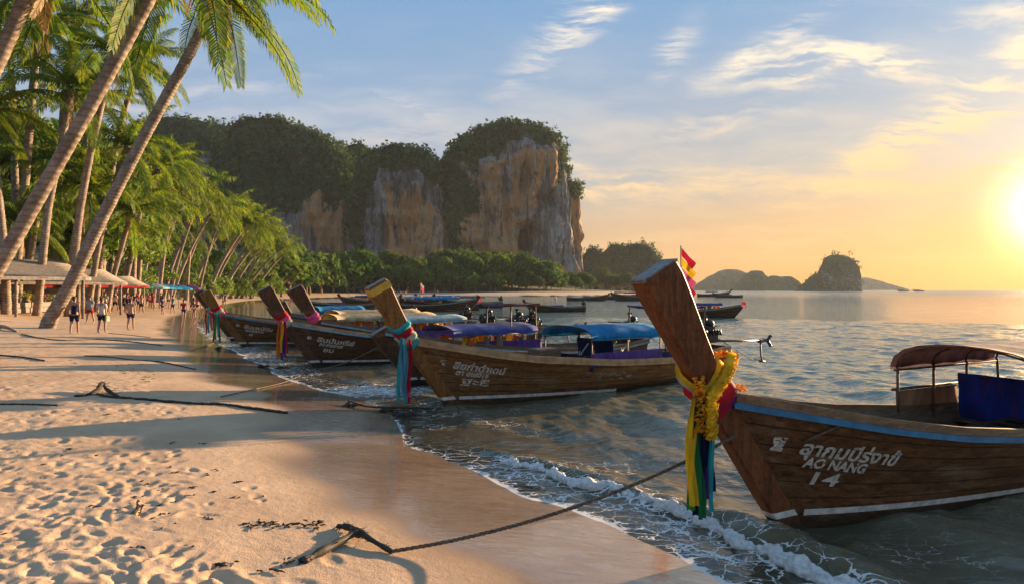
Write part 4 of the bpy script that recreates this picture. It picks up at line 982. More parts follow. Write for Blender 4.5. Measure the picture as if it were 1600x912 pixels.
def engine(root, x, z, shaft=True, L=3.0):
    e = empty('engine', (x, 0, z)); e.parent = root; rg = random.Random(3)
    b = MB(); b.box((0, 0, 0), (.52, .36, .34), bev=.03).box((-.05, 0, .22), (.40, .30, .14), bev=.03).box((.1, .2, .05), (.3, .1, .2), bev=.02)
    for k in range(4): b.tube([(-.18+k*.12, -.18, .1), (-.18+k*.12, -.30, .16), (-.18+k*.12, -.32, .02)], .035, 8)
    b.ball((.05, 0, .36), (.16, .14, .12), 10, 7); b.tube([(.0, .1, .25), (.02, .12, .52)], .045, 8); b.box((.02, .12, .55), (.14, .12, .08), bev=.02)
    for k in range(9): b.tube([(rg.uniform(-.25, .25), rg.uniform(-.2, .2), rg.uniform(-.1, .3)), (rg.uniform(-.3, .3), rg.uniform(-.3, .3), rg.uniform(0, .42)), (rg.uniform(-.3, .3), rg.uniform(-.3, .2), rg.uniform(-.1, .35))], .016, 6)
    b.build('engine_block', M['black'], e)
    f = MB(); f.tube([(-.30, 0, .05), (-.36, 0, .05)], .23, 18); 
    for k in range(6): an = k*math.pi/3; f.box((-.38, math.cos(an)*.12, .05+math.sin(an)*.12), (.02, .07, .2), Euler((an, .3, 0)))
    f.build('cooling_fan', M['metal'], e)
    MB().tube([(0, 0, -.17), (0, 0, -.5)], .06, 10).box((0, 0, -.20), (.4, .3, .05)).build('engine_mount', M['rust'], e)
    MB().tube([(-.2, -.1, .1), (-.7, -.15, .28), (-1.25, -.15, .30)], .022, 8).build('tiller', M['rust'], e)
    if shaft:
        MB().tube([(.25, 0, -.18), (L*.5, 0, -.40+.16), (L, 0, -.30)], [.040, .034, .03], 8).build('propeller_shaft', M['rail'], e)
        s = MB(); s.tube([(L-.35, 0, -.30), (L-.33, 0, -.75), (L-.25, 0, -.98)], .028, 7).tube([(L-.45, 0, -.30), (L-.25, 0, -.30)], .06, 8).tube([(L-.40, 0, -.95), (L-.12, 0, -.98)], .035, 7); s.build('skeg', M['rust'], e)
        p = MB(); p.tube([(L, 0, -.30), (L+.10, 0, -.30)], .05, 10)
        for k in range(3): an = k*2.094; p.box((L+.05, math.cos(an)*.12, -.30+math.sin(an)*.12), (.03, .10, .2), Euler((an+1.57, 0, .5)))
        p.build('propeller', M['metal'], e)
        MB().tube([(.2, 0, .0), (L*.4, 0, -.45), (L*.7, 0, -.85), (L-.35, 0, -.93)], .012, 6).build('guy_rope', M['rope_d'], e)
    return e
def lashings(root, hull, top, cfg, seed):
    """cloths and ribbons tied round the prow: cfg = [sash colours], [ribbon colours], hanging length, hanging to"""
    sash, ribs, length = cfg; k = len(sash); z0 = 1.66
    for i, c in enumerate(sash):
        wrap(root, z0+(i-(k-1)/2)*.12, .16 if k < 4 else .12, .55, M['r_'+c], top, .045+.01*(i % 2), 'sash', seed+i, .5)
    n = len(ribs); x = float(stem_x(1.5))
    for i, c in enumerate(ribs):
        u = i/max(1, n-1); ribbon(root, (x-.10+.20*u, -.17-.05*(i % 3), 1.60-.05*u), length*(1-.10*((i*7) % 3)), .085, M['r_'+c], seed*10+i, (1, -.2), spread=.02*(u-.5)*2)
def build_boat(foot, ang, label, hullm='hull1', postm='post1', stripe='blue', railm='rail', top=2.75, L=8.6, cano=(), cloths=(), letters=None, lash=None, eng=True, shaft=True, group='longtail boats', band=None, boot=True, scale=1.0, planks=8, extra=None, waves=True, segs=26, name='longtail_boat'):
    root = empty(name, (foot[0], foot[1], 0), R(ang)); root.scale = (scale,)*3; tag(root, label, 'boat', group)
    hu = Hull(L)
    build_stem(root, top, M[postm], M['endgrain'], M[band] if band else None)
    for sd_ in (-1, 1):
        for k in range(planks):                       # strakes
            u0, u1 = k/planks, (k+1)/planks; e = .05/planks; rows = []
            for u, o in ((u0+e*.55, -.012), (u0+e*.85, .006), ((u0+u1)/2, .002), (u1-e*.85, -.001), (u1-e*.55, -.012)):
                rows.append([hu.uv(min(u, 1), v/segs, sd_, o+.004*float(pn(k*3.1+v*.35, u*3, sd_*2.0))) for v in range(segs+1)])
            if sd_ > 0: rows = rows[::-1]
            strip(rows, 'plank', M[hullm], root, False)
        # cap rail and painted wale
        def rail(za, zb, oa, ob, nm, m_):
            rows = []
            for du, dz_ in ((oa, za), (ob, za), (ob, zb), (oa, zb), (oa, za)):
                rr = []
                for v in range(segs+5):
                    x = hu.x0(1.0)-.02+(L-hu.x0(1.0)+.06)*(v/(segs+4))**1.2; p = hu.pt(x, hu.zs(x), sd_, 0); rr.append(Vector((x, p.y+sd_*du, hu.zs(x)+dz_)))
                rows.append(rr)
            strip(rows, nm, m_, root, False)
        rail(-.005, .085, -.035, .028, 'gunwale', M[railm]); rail(-.075, -.008, -.01, .036, 'wale', M[stripe])
        if boot:
            rows = [[hu.pt(x, z+(.2-.034*x), sd_, .010) for x in np.linspace(hu.x0(.2)+.01, 4.6, 22)] for z in (-.036, .036)]
            strip(rows if sd_ < 0 else rows[::-1], 'boot_stripe', M['white'], root)
    if boot:
        rows = []
        for z in (.165, .235): x, w, t = stem_section(z, top, .004); rows.append([(x+dx, dy, z) for dx, dy in ((w-.02, -t), (-w+.02, -t), (-w, -t+.02), (-w, t-.02), (-w+.02, t), (w-.02, t))])
        strip(rows, 'stem_stripe', M['white'], root, False)
    # inner skin, deck, thwarts, transom
    rows = [[hu.uv(u, v/16, sd_, -.03) for v in range(17)] for sd_, us in ((-1, np.linspace(1, .12, 5)), (1, np.linspace(.12, 1, 5))) for u in us]
    strip(rows, 'inner_skin', M['deck'], root)
    dk = MB(); xs = np.linspace(.3, L-.05, 16); V = []
    for x in xs: h = hu.half(x, .34)-.04; V += [(x, -h, .34), (x, h, .34)]
    dk.raw(V, [(2*i, 2*i+1, 2*i+3, 2*i+2) for i in range(15)]); dk.build('deck', M['deck'], root)
    fd = MB(); xs = np.linspace(-.95, .9, 8); V = []
    for x in xs: zz = hu.zs(x)-.10; h = hu.half(x, zz)-.02; V += [(x, -h, zz), (x, h, zz)]
    fd.raw(V, [(2*i, 2*i+1, 2*i+3, 2*i+2) for i in range(7)]); fd.build('foredeck', M['deck'], root)
    for x in (1.7, 2.8, 3.9, 5.0, 6.1, 7.2):
        x *= L/8.6; z = hu.zs(x)-.16; MB().box((x, 0, z), (.26, 2*hu.half(x, z)-.06, .035), bev=.006).build('thwart', M['deck'], root)
    tr = MB(); zz = np.linspace(-.2, hu.zs(L)+.08, 6); V = []
    for z in zz: h = hu.half(L, min(z, hu.zs(L))); V += [(L, -h, z), (L, h, z), (L-.05, -h, z), (L-.05, h, z)]
    tr.raw(V, [f for i in range(5) for f in ((4*i, 4*i+1, 4*i+5, 4*i+4), (4*i+2, 4*i+6, 4*i+7, 4*i+3))]+[(20, 21, 23, 22)]); tr.build('transom', M[hullm], root)
    for c in cano: canopy(root, hu, *c)
    for i, c in enumerate(cloths):
        if c[0] == 'side':
            _, x0, x1, z0, z1, m_, sd_ = c; ya, yb = hu.half(x0, hu.zs(x0)), hu.half(x1, hu.zs(x1))
            cloth_sheet((x0, sd_*(ya+.0), z1), (x1, sd_*(yb+.0), z1), (x0, sd_*(ya-.02), z0), (x1, sd_*(yb-.02), z0), 18, 8, .03, 'side_curtain', M[m_], root, i+int(x0*7))
        else:
            _, x, z0, z1, ya, yb, m_ = c; cloth_sheet((x, ya, z1), (x, yb, z1), (x+.03, ya, z0), (x+.03, yb, z0), 16, 10, .05, 'tarpaulin', M[m_], root, i+3)
    if letters: lettering(root, hu, letters)
    if lash: lashings(root, hu, top, lash, len(label))
    if eng: engine(root, L-.15, 1.22, shaft)
    if extra: extra(root, hu)
    root['kind'] = 'thing'
    return root
def foot_at(px, py): d = H*FPX/(py-HZ); return ((px-800)/FPX*d, d)

def boat1_extra(root, hu):
    top = 2.78
    wrap(root, 1.60, .30, .62, M['r_red'], top, .07, 'sash', 2, .6); wrap(root, 1.74, .05, .75, M['r_stripe'], top, .072, 'sash', 5, .9); wrap(root, 1.80, .10, .8, M['r_yellow'], top, .05, 'sash', 6, 1.0)
    wrap(root, 1.50, .10, .4, M['r_violet'], top, .04, 'sash', 7, .4)
    for i, (c, l) in enumerate((('yellow', 1.02), ('yellow', .95), ('green', 1.08), ('dgreen', 1.15), ('navy', 1.14), ('dblue', 1.05), ('navy', 1.0), ('violet', .98), ('dblue', .92), ('teal', 1.12))):
        ribbon(root, (-1.38+.024*i, -.20+.02*(i % 3), 1.56), l, .085, M['r_'+c], 50+i, (1, -.15), spread=.05*(i/9-.45))
    # marigold garland: looped over the sash and hanging in two strands
    b = MB(); rg = random.Random(4)
    def flowers(pts, r_, n, step=.032):
        pts = [Vector(p) for p in pts]; segs_ = [(pts[i+1]-pts[i]).length for i in range(len(pts)-1)]; tot_ = sum(segs_); m_ = int(tot_/step)
        for k in range(m_):
            s_ = k/m_*tot_; i = 0
            while i < len(segs_)-1 and s_ > segs_[i]: s_ -= segs_[i]; i += 1
            c = pts[i].lerp(pts[i+1], min(1, s_/segs_[i]))
            for q in range(n):
                an = rg.uniform(0, 6.28); el = rg.uniform(-1, 1); o = Vector((math.cos(an)*math.cos(el), math.sin(an)*math.cos(el), math.sin(el)*.6)); a = o.cross(Vector((0, 0, 1))).normalized(); bb = o.cross(a); s2 = r_*rg.uniform(.35, .6); p0 = c+o*r_*.55
                p1 = p0+o*r_*.55; b.raw([p0-a*s2*.6, p0+a*s2*.6, p1+a*s2+bb*s2*.5, p1-a*s2-bb*s2*.3, p1+bb*s2], [(0, 1, 2, 3), (3, 2, 4)])
    xx = float(stem_x(1.6))
    b.tube([(xx+.34, -.15, 1.94), (xx+.22, -.215, 1.84), (xx+.10, -.245, 1.70), (xx-.03, -.25, 1.58), (xx-.05, -.255, 1.44), (xx-.06, -.255, 1.20)], .05, 8)
    flowers([(xx+.34, -.15, 1.94), (xx+.22, -.225, 1.84), (xx+.10, -.25, 1.70), (xx-.03, -.255, 1.58), (xx-.05, -.26, 1.44), (xx-.06, -.26, 1.18)], .060, 13, .026)
    g_ = b.build('flower_garland', M['r_yellow'], root); g_['kind'] = 'stuff'; b = MB()
    flowers([(xx-.06, -.10, 1.74), (xx-.11, -.16, 1.62), (xx-.15, -.2, 1.40), (xx-.16, -.2, 1.22)], .055, 11, .028)
    flowers([(xx+.34, -.15, 1.94), (xx+.40, .0, 1.96), (xx+.32, .14, 1.92)], .055, 9)
    flowers([(xx+.42, -.10, 1.62), (xx+.50, -.12, 1.60), (xx+.56, -.08, 1.60)], .05, 8)
    g_ = b.build('flower_garland', M['r_gold'], root); g_['kind'] = 'stuff'
    # short line made fast to the bow planking
    p = [hu.pt(.02, 1.02, -1, .03), hu.pt(.16, 1.12, -1, .06), hu.pt(.34, 1.20, -1, .03)]
    MB().tube(p, .013, 7).build('bow_line', M['rope'], root)
    cloth_sheet((3.55, .93, 1.12), (5.2, .98, 1.10), (3.55, .92, .70), (5.2, .97, .70), 14, 6, .015, 'side_board', M['c_hess'], root, 8)
    MB().tube([(3.5, .95, 1.14), (5.3, 1.0, 1.12)], .022, 7).build('hand_rail', M['rust'], root)
    b = MB()
    for k in range(5): b.tube([(4.0+.2*k, .3+.1*math.sin(k), .62), (4.3+.2*k, .1, .70+.04*(k % 2)), (4.7+.15*k, -.2, .62)], .03, 7)
    b.build('coiled_gear', M['weed'], root)
def sign_lines(a, b_, c, d): return [(a, .02, 1.20, .885, -.175, .25, .030, .150), (b_, .10, .84, .735, -.165, .25, .040, .110), (c, .24, .24+.16*len(c), .525, -.16, .25, .02, .150), (d, -.28, -.14, .975, -.17, .1, .05, .13)]
T1 = sign_lines('ลุากมบีร่งาข้', 'AO NANG', '14', 'ฐ'); T2 = sign_lines('สิยก่าดำเดน์', 'ตา ยเ๘016', 'ฐะธิ', '๕'); T3 = sign_lines('สิมปันหรีย์', 'ลล:ธนเลขย', 'ยม', '๐'); T4 = sign_lines('สินะพนัดั๘', 'ตะบ่อเกาะ', '๘', '๐')
ft = foot_at(1215, 828)
build_boat(ft, 27, 'nearest brown longtail boat lettered AO NANG 14 with yellow garland on its tall prow', 'hull1', 'post1', 'blue', top=2.78,
           cano=[(3.55, 6.2, .93, 1.50, 1.86, M['c_brown'], 4)], cloths=[('cross', 5.1, .46, 1.30, .92, -.92, 'c_royal'), ('side', 5.1, 6.4, .5, 1.28, 'c_royal', -1)], letters=T1, extra=boat1_extra, segs=40, shaft=False)
def boat2_extra(root, hu):
    par = empty('rear_awning'); par.parent = root; hw = .78
    for x in (6.5, 7.9):
        for s_ in (-1, 1): MB().tube([(x, s_*hu.half(x, .7)*.9, .6), (x, s_*hw, 2.08)], .02, 7).build('post', M['rust'], par)
    cloth_sheet((6.4, -hw, 2.10), (8.0, -hw, 2.10), (6.4, hw, 2.12), (8.0, hw, 2.12), 10, 6, .03, 'awning', M['c_navy'], par, 5, .06, .05)
    for k in range(4): MB().tube([(4.0+.5*k, .1, 1.0), (4.1+.5*k, .25, .8), (4.3+.5*k, .3, 1.0), (4.3+.5*k, .1, 1.2)], .018, 6).build('seat_hoop', M['white'], root)
    MB().box((3.0, .3, .95), (.7, .5, .35), bev=.03).build('hatch_box', M['deck'], root)
    # weathered white patch along the after planking
    rows = [[hu.pt(x, hu.zs(x)*k+.01*math.sin(x*9), -1, .013) for x in np.linspace(3.2, 5.4, 18)] for k in (.42, .56, .70)]
    strip(rows, 'faded_paint', M['fade'], root)
build_boat(foot_at(697, 635), 35, 'second longtail boat with bright blue arched canopy and teal sash on its orange prow', 'hull2', 'post2', 'tan', 'tan', top=2.72, L=9.2, band='yellowp',
           cano=[(3.5, 5.9, .95, 1.44, 1.70, M['c_blue'], 3)], cloths=[('side', 3.5, 5.9, .72, 1.06, 'c_purple', -1), ('cross', 3.5, .6, .98, -.93, .93, 'c_dkblue'), ('cross', 4.6, .7, 1.30, -.5, .9, 'c_dkblue'), ('side', 5.95, 6.9, .72, .98, 'c_dkblue', -1)],
           letters=T2, lash=(['teal', 'stripe', 'red', 'teal'], ['teal', 'sky', 'sky', 'teal', 'pink', 'red', 'red'], 1.35), extra=boat2_extra, segs=32)
def navy_extra(root, hu):
    par = empty('rear_awning'); par.parent = root
    for x in (2.9, 3.8):
        for s_ in (-1, 1): MB().tube([(x, s_*.7, .8), (x, s_*.62, 2.12)], .02, 7).build('post', M['rust'], par)
    cloth_sheet((2.7, -.66, 2.16), (4.0, -.66, 2.14), (2.7, .66, 2.16), (4.0, .66, 2.14), 10, 6, .03, 'awning', M['c_brown'], par, 2, .05, .06)
build_boat(foot_at(640, 602), 35, 'dark longtail boat with a navy canopy, its low bow hidden behind the second prow', 'hull3', 'post3', 'pale_blue', top=1.52,
           cano=[(.9, 3.6, .90, 1.42, 1.62, M['c_navy'], 3)], cloths=[('side', 1.7, 3.8, .84, 1.16, 'c_purple', -1)], extra=navy_extra)
build_boat(foot_at(490, 573), 35, 'third longtail boat, dark hull with orange and violet ribbons on a brown prow', 'hull3', 'post3', 'pale_blue', 'tan', top=2.62,
           cloths=[('side', 3.2, 6.6, .72, 1.05, 'c_purple', -1)], letters=T3, lash=(['stripe', 'pink', 'red'], ['orange', 'orange', 'yellow', 'violet', 'violet', 'red'], 1.25))
build_boat(foot_at(533, 566), 35, 'longtail boat with a pink wrapped prow just behind the third prow, pale blue canopy', 'hull3', 'post3', 'pale_blue', top=2.66,
           cano=[(1.9, 4.6, .92, 1.44, 1.62, M['c_pale'], 3)], cloths=[('side', 1.6, 4.0, .8, 1.1, 'c_purple', -1)], lash=(['pink', 'pink'], [], .5))
build_boat(foot_at(476, 557), 35, 'low dark longtail boat with a long cream canopy, behind the third prow', 'hull3', 'post3', 'blue', top=2.0,
           cano=[(1.0, 5.2, .95, 1.44, 1.64, M['c_cream'], 5)], cloths=[('side', 1.0, 5.2, .8, 1.05, 'c_navy', -1)])
build_boat(foot_at(480, 541), 35, 'longtail boat with a sagging cream canopy, farthest of the moored cluster', 'hull3', 'post3', 'blue', top=2.0, cano=[(1.2, 5.2, .95, 1.44, 1.64, M['c_cream'], 5)])
build_boat(foot_at(378, 542), 34, 'fourth longtail boat with a golden brown prow and pink and green ribbons', 'hull1', 'post2', 'blue', 'tan', top=2.5,
           letters=T4, lash=(['pink', 'stripe', 'red'], ['red', 'green', 'teal', 'dgreen'], 1.3))
build_boat(foot_at(362, 533), 34, 'dark longtail boat with pink sash half hidden behind the golden brown prow', 'hull3', 'post3', 'blue', top=2.5, lash=(['pink', 'stripe'], ['red', 'teal', 'pink'], 1.2), cano=[(4.2, 6.6, .9, 1.4, 1.7, M['c_blue'], 3)])
# boats lying farther out: plainer copies of one pattern, each with its own canopy
far_spec = [((735,486), 172, 'blue roofed longtail boat off the far beach, prow raised to the right', 'c_blue', (1.6, 6.6), 1.85, 1.0, True), ((829,487), 6, 'dark open longtail boat lying alone in mid bay with a small blue cover', 'c_navy', (3.0, 5.0), 1.9, .75, False),
            ((1148,496), 168, 'longtail boat with purple canopy half hidden by the biggest prow', 'c_navy', (1.5, 5.0), 1.3, .8, True), ((590,482), 14, 'longtail boat with faded blue canopy in the crowd off the far beach', 'c_pale', (1.5, 6), 1.9, 1.0, True),
            ((660,478), 8, 'longtail boat with a bright blue canopy in the crowd off the far beach', 'c_blue', (1.5, 6), 1.9, 1.0, True), ((540,478), 10, 'longtail boat with a dark canopy, left end of the far crowd', 'c_navy', (1.5, 5.5), 1.9, 1.0, True),
            ((690,481), 10, 'longtail boat with a brown canopy between blue roofed ones', 'c_brown', (1.5, 6), 1.9, 1.0, True), ((470,486), 20, 'dark open longtail boat beached beyond the third prow', 'c_navy', (3, 5), 2.3, 1.0, False),
            ((640,485), 12, 'longtail boat with a deep blue canopy nearest of the far crowd', 'c_dkblue', (1.6, 6), 1.9, 1.0, True), ((945,470), 170, 'small dark boat off the headland', 'c_navy', (3, 5), 1.7, 1.0, False),
            ((962,470), 4, 'long low dark boat under the headland', 'c_brown', (2, 6), 1.6, 1.2, True), ((1005,468), 175, 'dark boat under the headland beside the biggest prow', 'c_brown', (2, 6), 1.6, 1.2, True),
            ((1118,465), 5, 'tiny boat on the open sea right of the biggest prow', 'c_navy', (3, 5), 1.6, 1.0, False), ((1136,463.5), 176, 'tiny boat with a standing shape on the sea below the hazy hills', 'c_dkblue', (3, 6), 2.2, 1.2, True),
            ((1404,455.2), 4, 'far speck of a boat on the horizon right of the lone island', 'c_navy', (2, 6), 1.9, 1.5, True), ((1428,455.2), 4, 'farthest speck of a boat on the horizon at right', 'c_navy', (2, 6), 1.9, 1.5, True)]
for (pxy, an, lb, cm_, cx_, tp, sc, cn) in far_spec:
    build_boat(foot_at(*pxy), an, lb, 'hull3', 'post3', 'pale_blue', top=tp, cano=[(cx_[0], cx_[1], .9, 1.45, 1.7, M[cm_], 3, 6)] if cn else (), cloths=() if cn else [('side', cx_[0], cx_[1], .75, 1.05, cm_, -1)],
               letters=None, lash=(['red'], ['red', 'pink'], .6) if pxy[1] > 476 else None, eng=pxy[1] > 476, shaft=False, boot=False, scale=sc, planks=4, segs=10, group='boats lying off the far beach')

# ------------------------------------------------------------------ flags
def flag(p, h, cols, label, seed=0):
    t = empty('flag', p); tag(t, label, 'flag')
    MB().tube([(0, 0, -.3), (0, 0, h)], .018, 7).build('flag_pole', M['rust'], t)
    for i, c in enumerate(cols):
        z1 = h-.05-i*.28; rows = []
        for j in range(7):
            v = j/6; rows.append([(u*.42*(1-.35*v)+.05*v+.02*math.sin(u*7+j), .05*math.sin(u*6+seed+v*3), z1-.28*v-.45*u) for u in np.linspace(0, 1, 8)])
        strip(rows, 'flag_cloth', M['r_'+c], t)
fp = P(1064, 470, 18.4); flag((fp.x, fp.y, 2.0), 1.85, ['red', 'yellow', 'pink', 'red'], 'red and yellow pennant on a thin pole behind the biggest prow')
fp = P(657, 470, 72); flag((fp.x, fp.y, 1.0), 2.4, ['white', 'orange', 'pink'], 'pale flag on a pole over the far blue roofed boats', 2)

# ------------------------------------------------------------------ ropes, driftwood and weed on the sand
def ground_line(pix, lift=.0):
    out = []
    for x, y in pix: p = on_ground(x, y); p.z = max(p.z, .012)+lift; out.append(p)
    return out
def smooth_path(pts, n):
    P_ = [Vector(p) for p in pts]; o = []
    for i in range(n+1):
        t = i/n*(len(P_)-1); k = min(int(t), len(P_)-2); f = t-k; p0, p1, p2, p3 = P_[max(k-1, 0)], P_[k], P_[k+1], P_[min(k+2, len(P_)-1)]
        o.append(.5*((2*p1)+(p2-p0)*f+(2*p0-5*p1+4*p2-p3)*f*f+(3*p1-p0-3*p2+p3)*f**3))
    return o
def laid_rope(name, pts, r_, m, label, cat='rope', n=140, twist=True, group=None, jit=.0):
    """three strands laid round one another"""
    b = MB(); q = smooth_path(pts, n); rg = random.Random(len(label))
    if jit: q = [p+Vector((rg.uniform(-jit, jit), rg.uniform(-jit, jit), 0)) for p in q]
    if twist:
        ln = sum((q[i+1]-q[i]).length for i in range(n)); turns = ln/(r_*9); n2 = min(int(turns*7), 900); q = smooth_path(q, n2)
        for s_ in range(3):
            pp = []
            for i, p in enumerate(q):
                t = (q[min(i+1, n2)]-q[max(i-1, 0)]).normalized(); a = t.cross(Vector((0, 0, 1)))
                a = a.normalized() if a.length > .02 else Vector((1, 0, 0)); b_ = t.cross(a); an = 2*math.pi*(turns*i/n2+s_/3); pp.append(p+(a*math.cos(an)+b_*math.sin(an))*r_*.55)
            b.tube(pp, r_*.56, 5)
    else: b.tube(q, [r_*rg.uniform(.75, 1.2) for _ in q], 6)
    return tag(b.build(name, m), label, cat, group)
ax_ = Vector((math.cos(R(27)), math.sin(R(27)), 0)); s0 = Vector((ft[0], ft[1], 0))+ax_*(float(stem_x(1.12))+.1)+Vector((0, 0, 1.12)); s0 += Vector((ax_.y, -ax_.x, 0))*.10
e0 = on_ground(612, 868); e0.z += .02
mid = [s0.lerp(e0, t)-Vector((0, 0, .50*t*(1-t)*1.3)) for t in np.linspace(0, 1, 12)]
for p in mid: p.z = max(p.z, max(0, ground(p.x, p.y))+.02)
laid_rope('mooring_rope', mid, .017, M['rope'], 'thick twisted mooring rope running from the nearest prow down to the sand')
def drift(name, pixs, rads, label, cat, m, lift=.02, seed=0):
    rg = random.Random(seed); b = MB()
    for pix, (ra, rb) in zip(pixs, rads):
        q = smooth_path([on_ground(x, y)+Vector((0, 0, l_)) for x, y, l_ in pix], 24)
        b.tube(q, [(ra+(rb-ra)*i/24)*rg.uniform(.75, 1.3) for i in range(25)], 8)
        for i in range(0, 25, 2):
            for _ in range(3):
                d = Vector((rg.uniform(-1, 1), rg.uniform(-1, 1), rg.uniform(-.3, .6)))*ra*1.7; b.tube([q[i], q[i]+d*.7+Vector((0, 0, .0)), q[i]+d*1.4-Vector((0, 0, .01))], [.007, .005, .002], 4)
    return tag(b.build(name, m), label, cat)
drift('driftwood', [[(472, 878, .0), (505, 866, .03), (535, 855, .05), (560, 846, .07), (580, 852, .05), (612, 868, .02)], [(562, 846, .06), (550, 835, .05), (528, 826, .02)]], [(.035, .026), (.04, .02)],
      'gnarled dark driftwood with weed where the near rope reaches the sand', 'driftwood', M['rope_d'], seed=2)
for i, (pix, r_, lb) in enumerate([
    ([(118,620),(150,617),(172,621),(230,626),(300,631),(350,634),(400,640),(448,647)], .030, 'long dark rope lying across the sand below the third boat'),
    ([(0,632),(50,633),(90,634)], .014, 'thin dark line at the left edge of the smooth sand'),
    ([(132,556),(170,558),(205,563),(250,566),(305,578)], .022, 'dark weedy line on the sand above the long rope'),
    ([(0,556),(30,558),(70,564)], .024, 'short dark line of weed at the left edge'),
    ([(34,522),(60,528),(100,532),(150,531),(200,534),(255,541)], .026, 'dark weed line on the sand below the walkers'),
    ([(170,521),(200,523),(235,527)], .016, 'short dark streak of weed beside the fourth walker')]):
    laid_rope('weed_line' if 'weed' in lb or 'line' in lb else 'shore_rope', ground_line(pix, r_*.6), r_, M['rope_d'] if i == 0 else M['weed'], lb, 'rope' if i == 0 else 'seaweed', 90, False, jit=r_*.6)
drift('driftwood', [[(140, 619, .0), (152, 616, .08), (160, 610, .16), (166, 614, .08), (185, 621, .0)]], [(.05, .03)], 'knotted dark driftwood lump at the end of the long rope', 'driftwood', M['weed'], seed=5)
drift('driftwood', [[(-10, 512, .05), (8, 515, .12), (26, 519, .02)]], [(.12, .04)], 'brown driftwood log at the left edge near the walkers', 'driftwood', M['trunk'], seed=6)
# mooring lines of the other boats
f3 = foot_at(490, 573); a3 = Vector((math.cos(R(31)), math.sin(R(31)), 0)); p3 = Vector((f3[0], f3[1], .62))+a3*2.0+Vector((a3.y, -a3.x, 0))*.66; q3 = on_ground(440, 600); q3.z = .05
q3 = P(486, 588, 20); q3.z = .04
laid_rope('mooring_rope', [p3, p3.lerp(q3, .5)-Vector((0, 0, .12)), q3], .02, M['rope'], 'pale mooring rope slanting from the third boat into the water', n=30, twist=False)
laid_rope('mooring_rope', ground_line([(345, 622), (390, 612), (440, 600), (470, 590)], .03), .012, M['rope'], 'thin pale rope trailing over the wet sand towards the third boat', n=40, twist=False)
laid_rope('mooring_rope', ground_line([(300, 548), (330, 538), (352, 531)], .03), .014, M['rope'], 'thin pale rope at the foot of the fourth boat', n=30, twist=False)
for i, (x, y, s_, lb) in enumerate([(547, 636, .09, 'dark clump of weed on a twig in the wash'), (606, 644, .11, 'brown weedy lump washed against the second prow ribbons'), (636, 652, .14, 'largest rounded weed lump where the foam begins'), (412, 574, .12, 'dark lump left of the third prow in the shallows'), (440, 578, .13, 'dark lump right beside the third prow ribbons'), (340, 545, .12, 'dark lump under the fourth prow')]):
    p = on_ground(x, y); p.z = max(p.z, 0)+.02; b = MB(); rg = random.Random(i)
    for k in range(5): b.ball((rg.uniform(-s_, s_), rg.uniform(-s_, s_)*.6, rg.uniform(0, s_*.3)), (s_*rg.uniform(.4, .8), s_*.5, s_*rg.uniform(.25, .5)), 9, 6, .25)
    for k in range(14): an = rg.uniform(0, 6.28); l_ = s_*rg.uniform(1, 2.4); b.tube([(0, 0, .02), (math.cos(an)*l_*.5, math.sin(an)*l_*.5, s_*.25), (math.cos(an)*l_, math.sin(an)*l_, .0)], [.02, .014, .004], 5)
    tag(b.build('weed_clump', M['weed'], None, p), lb, 'seaweed', 'clumps of weed in the wash')
tw = on_ground(578, 640); tw.z = max(.02, tw.z)
laid_rope('driftwood_branch', [on_ground(545, 632)+Vector((0, 0, .08)), tw+Vector((0, 0, .06)), on_ground(640, 645)+Vector((0, 0, .1)), on_ground(690, 645)+Vector((0, 0, .1))], .022, M['weed'], 'thin dark branch lying in the wash before the second prow', 'branch', 30, False, jit=.01)
# scraps of weed and twigs on the smooth sand
rg = random.Random(17); b = MB()
spots = [(rg.gauss(215, 40), rg.gauss(800, 30)) for _ in range(9)]+[(rg.uniform(385, 500), rg.gauss(822, 3)) for _ in range(26)]+[(rg.uniform(200, 330), rg.uniform(740, 860)) for _ in range(9)]+[(rg.uniform(100, 260), rg.uniform(560, 600)) for _ in range(16)]+[(rg.uniform(200, 420), rg.uniform(650, 880)) for _ in range(14)]+[(rg.uniform(180, 240), rg.gauss(583, 5)) for _ in range(10)]+[(rg.uniform(330, 480), rg.uniform(868, 900)) for _ in range(9)]+[(rg.uniform(0, 200), rg.uniform(640, 900)) for _ in range(8)]
for x, y in spots:
    p = on_ground(x, y); k = rg.uniform(.5, 1.3)
    for q in range(rg.randrange(1, 5)):
        an = rg.uniform(-1.4, 1.4); l_ = rg.uniform(.02, .09)*k; o = Vector((rg.uniform(-.05, .05), rg.uniform(-.03, .03), 0))
        a = p+o+Vector((0, 0, .006)); b.tube([a, a+Vector((math.cos(an)*l_*.5, math.sin(an)*l_*.5, .005*k)), a+Vector((math.cos(an)*l_, math.sin(an)*l_, .002))], [.006, .008, .002], 5)
tag(b.build('weed_scraps', M['weed']), 'scattered scraps of dark weed and twigs on the smooth sand', 'seaweed', kind='stuff')
drift('driftwood_twig', [[(203, 806, .0), (212, 803, .03), (222, 798, .05), (218, 806, .01)], [(212, 803, .02), (216, 796, .09)]], [(.012, .006), (.008, .003)], 'small dark twig standing up from the footprinted sand', 'twig', M['weed'], seed=8)

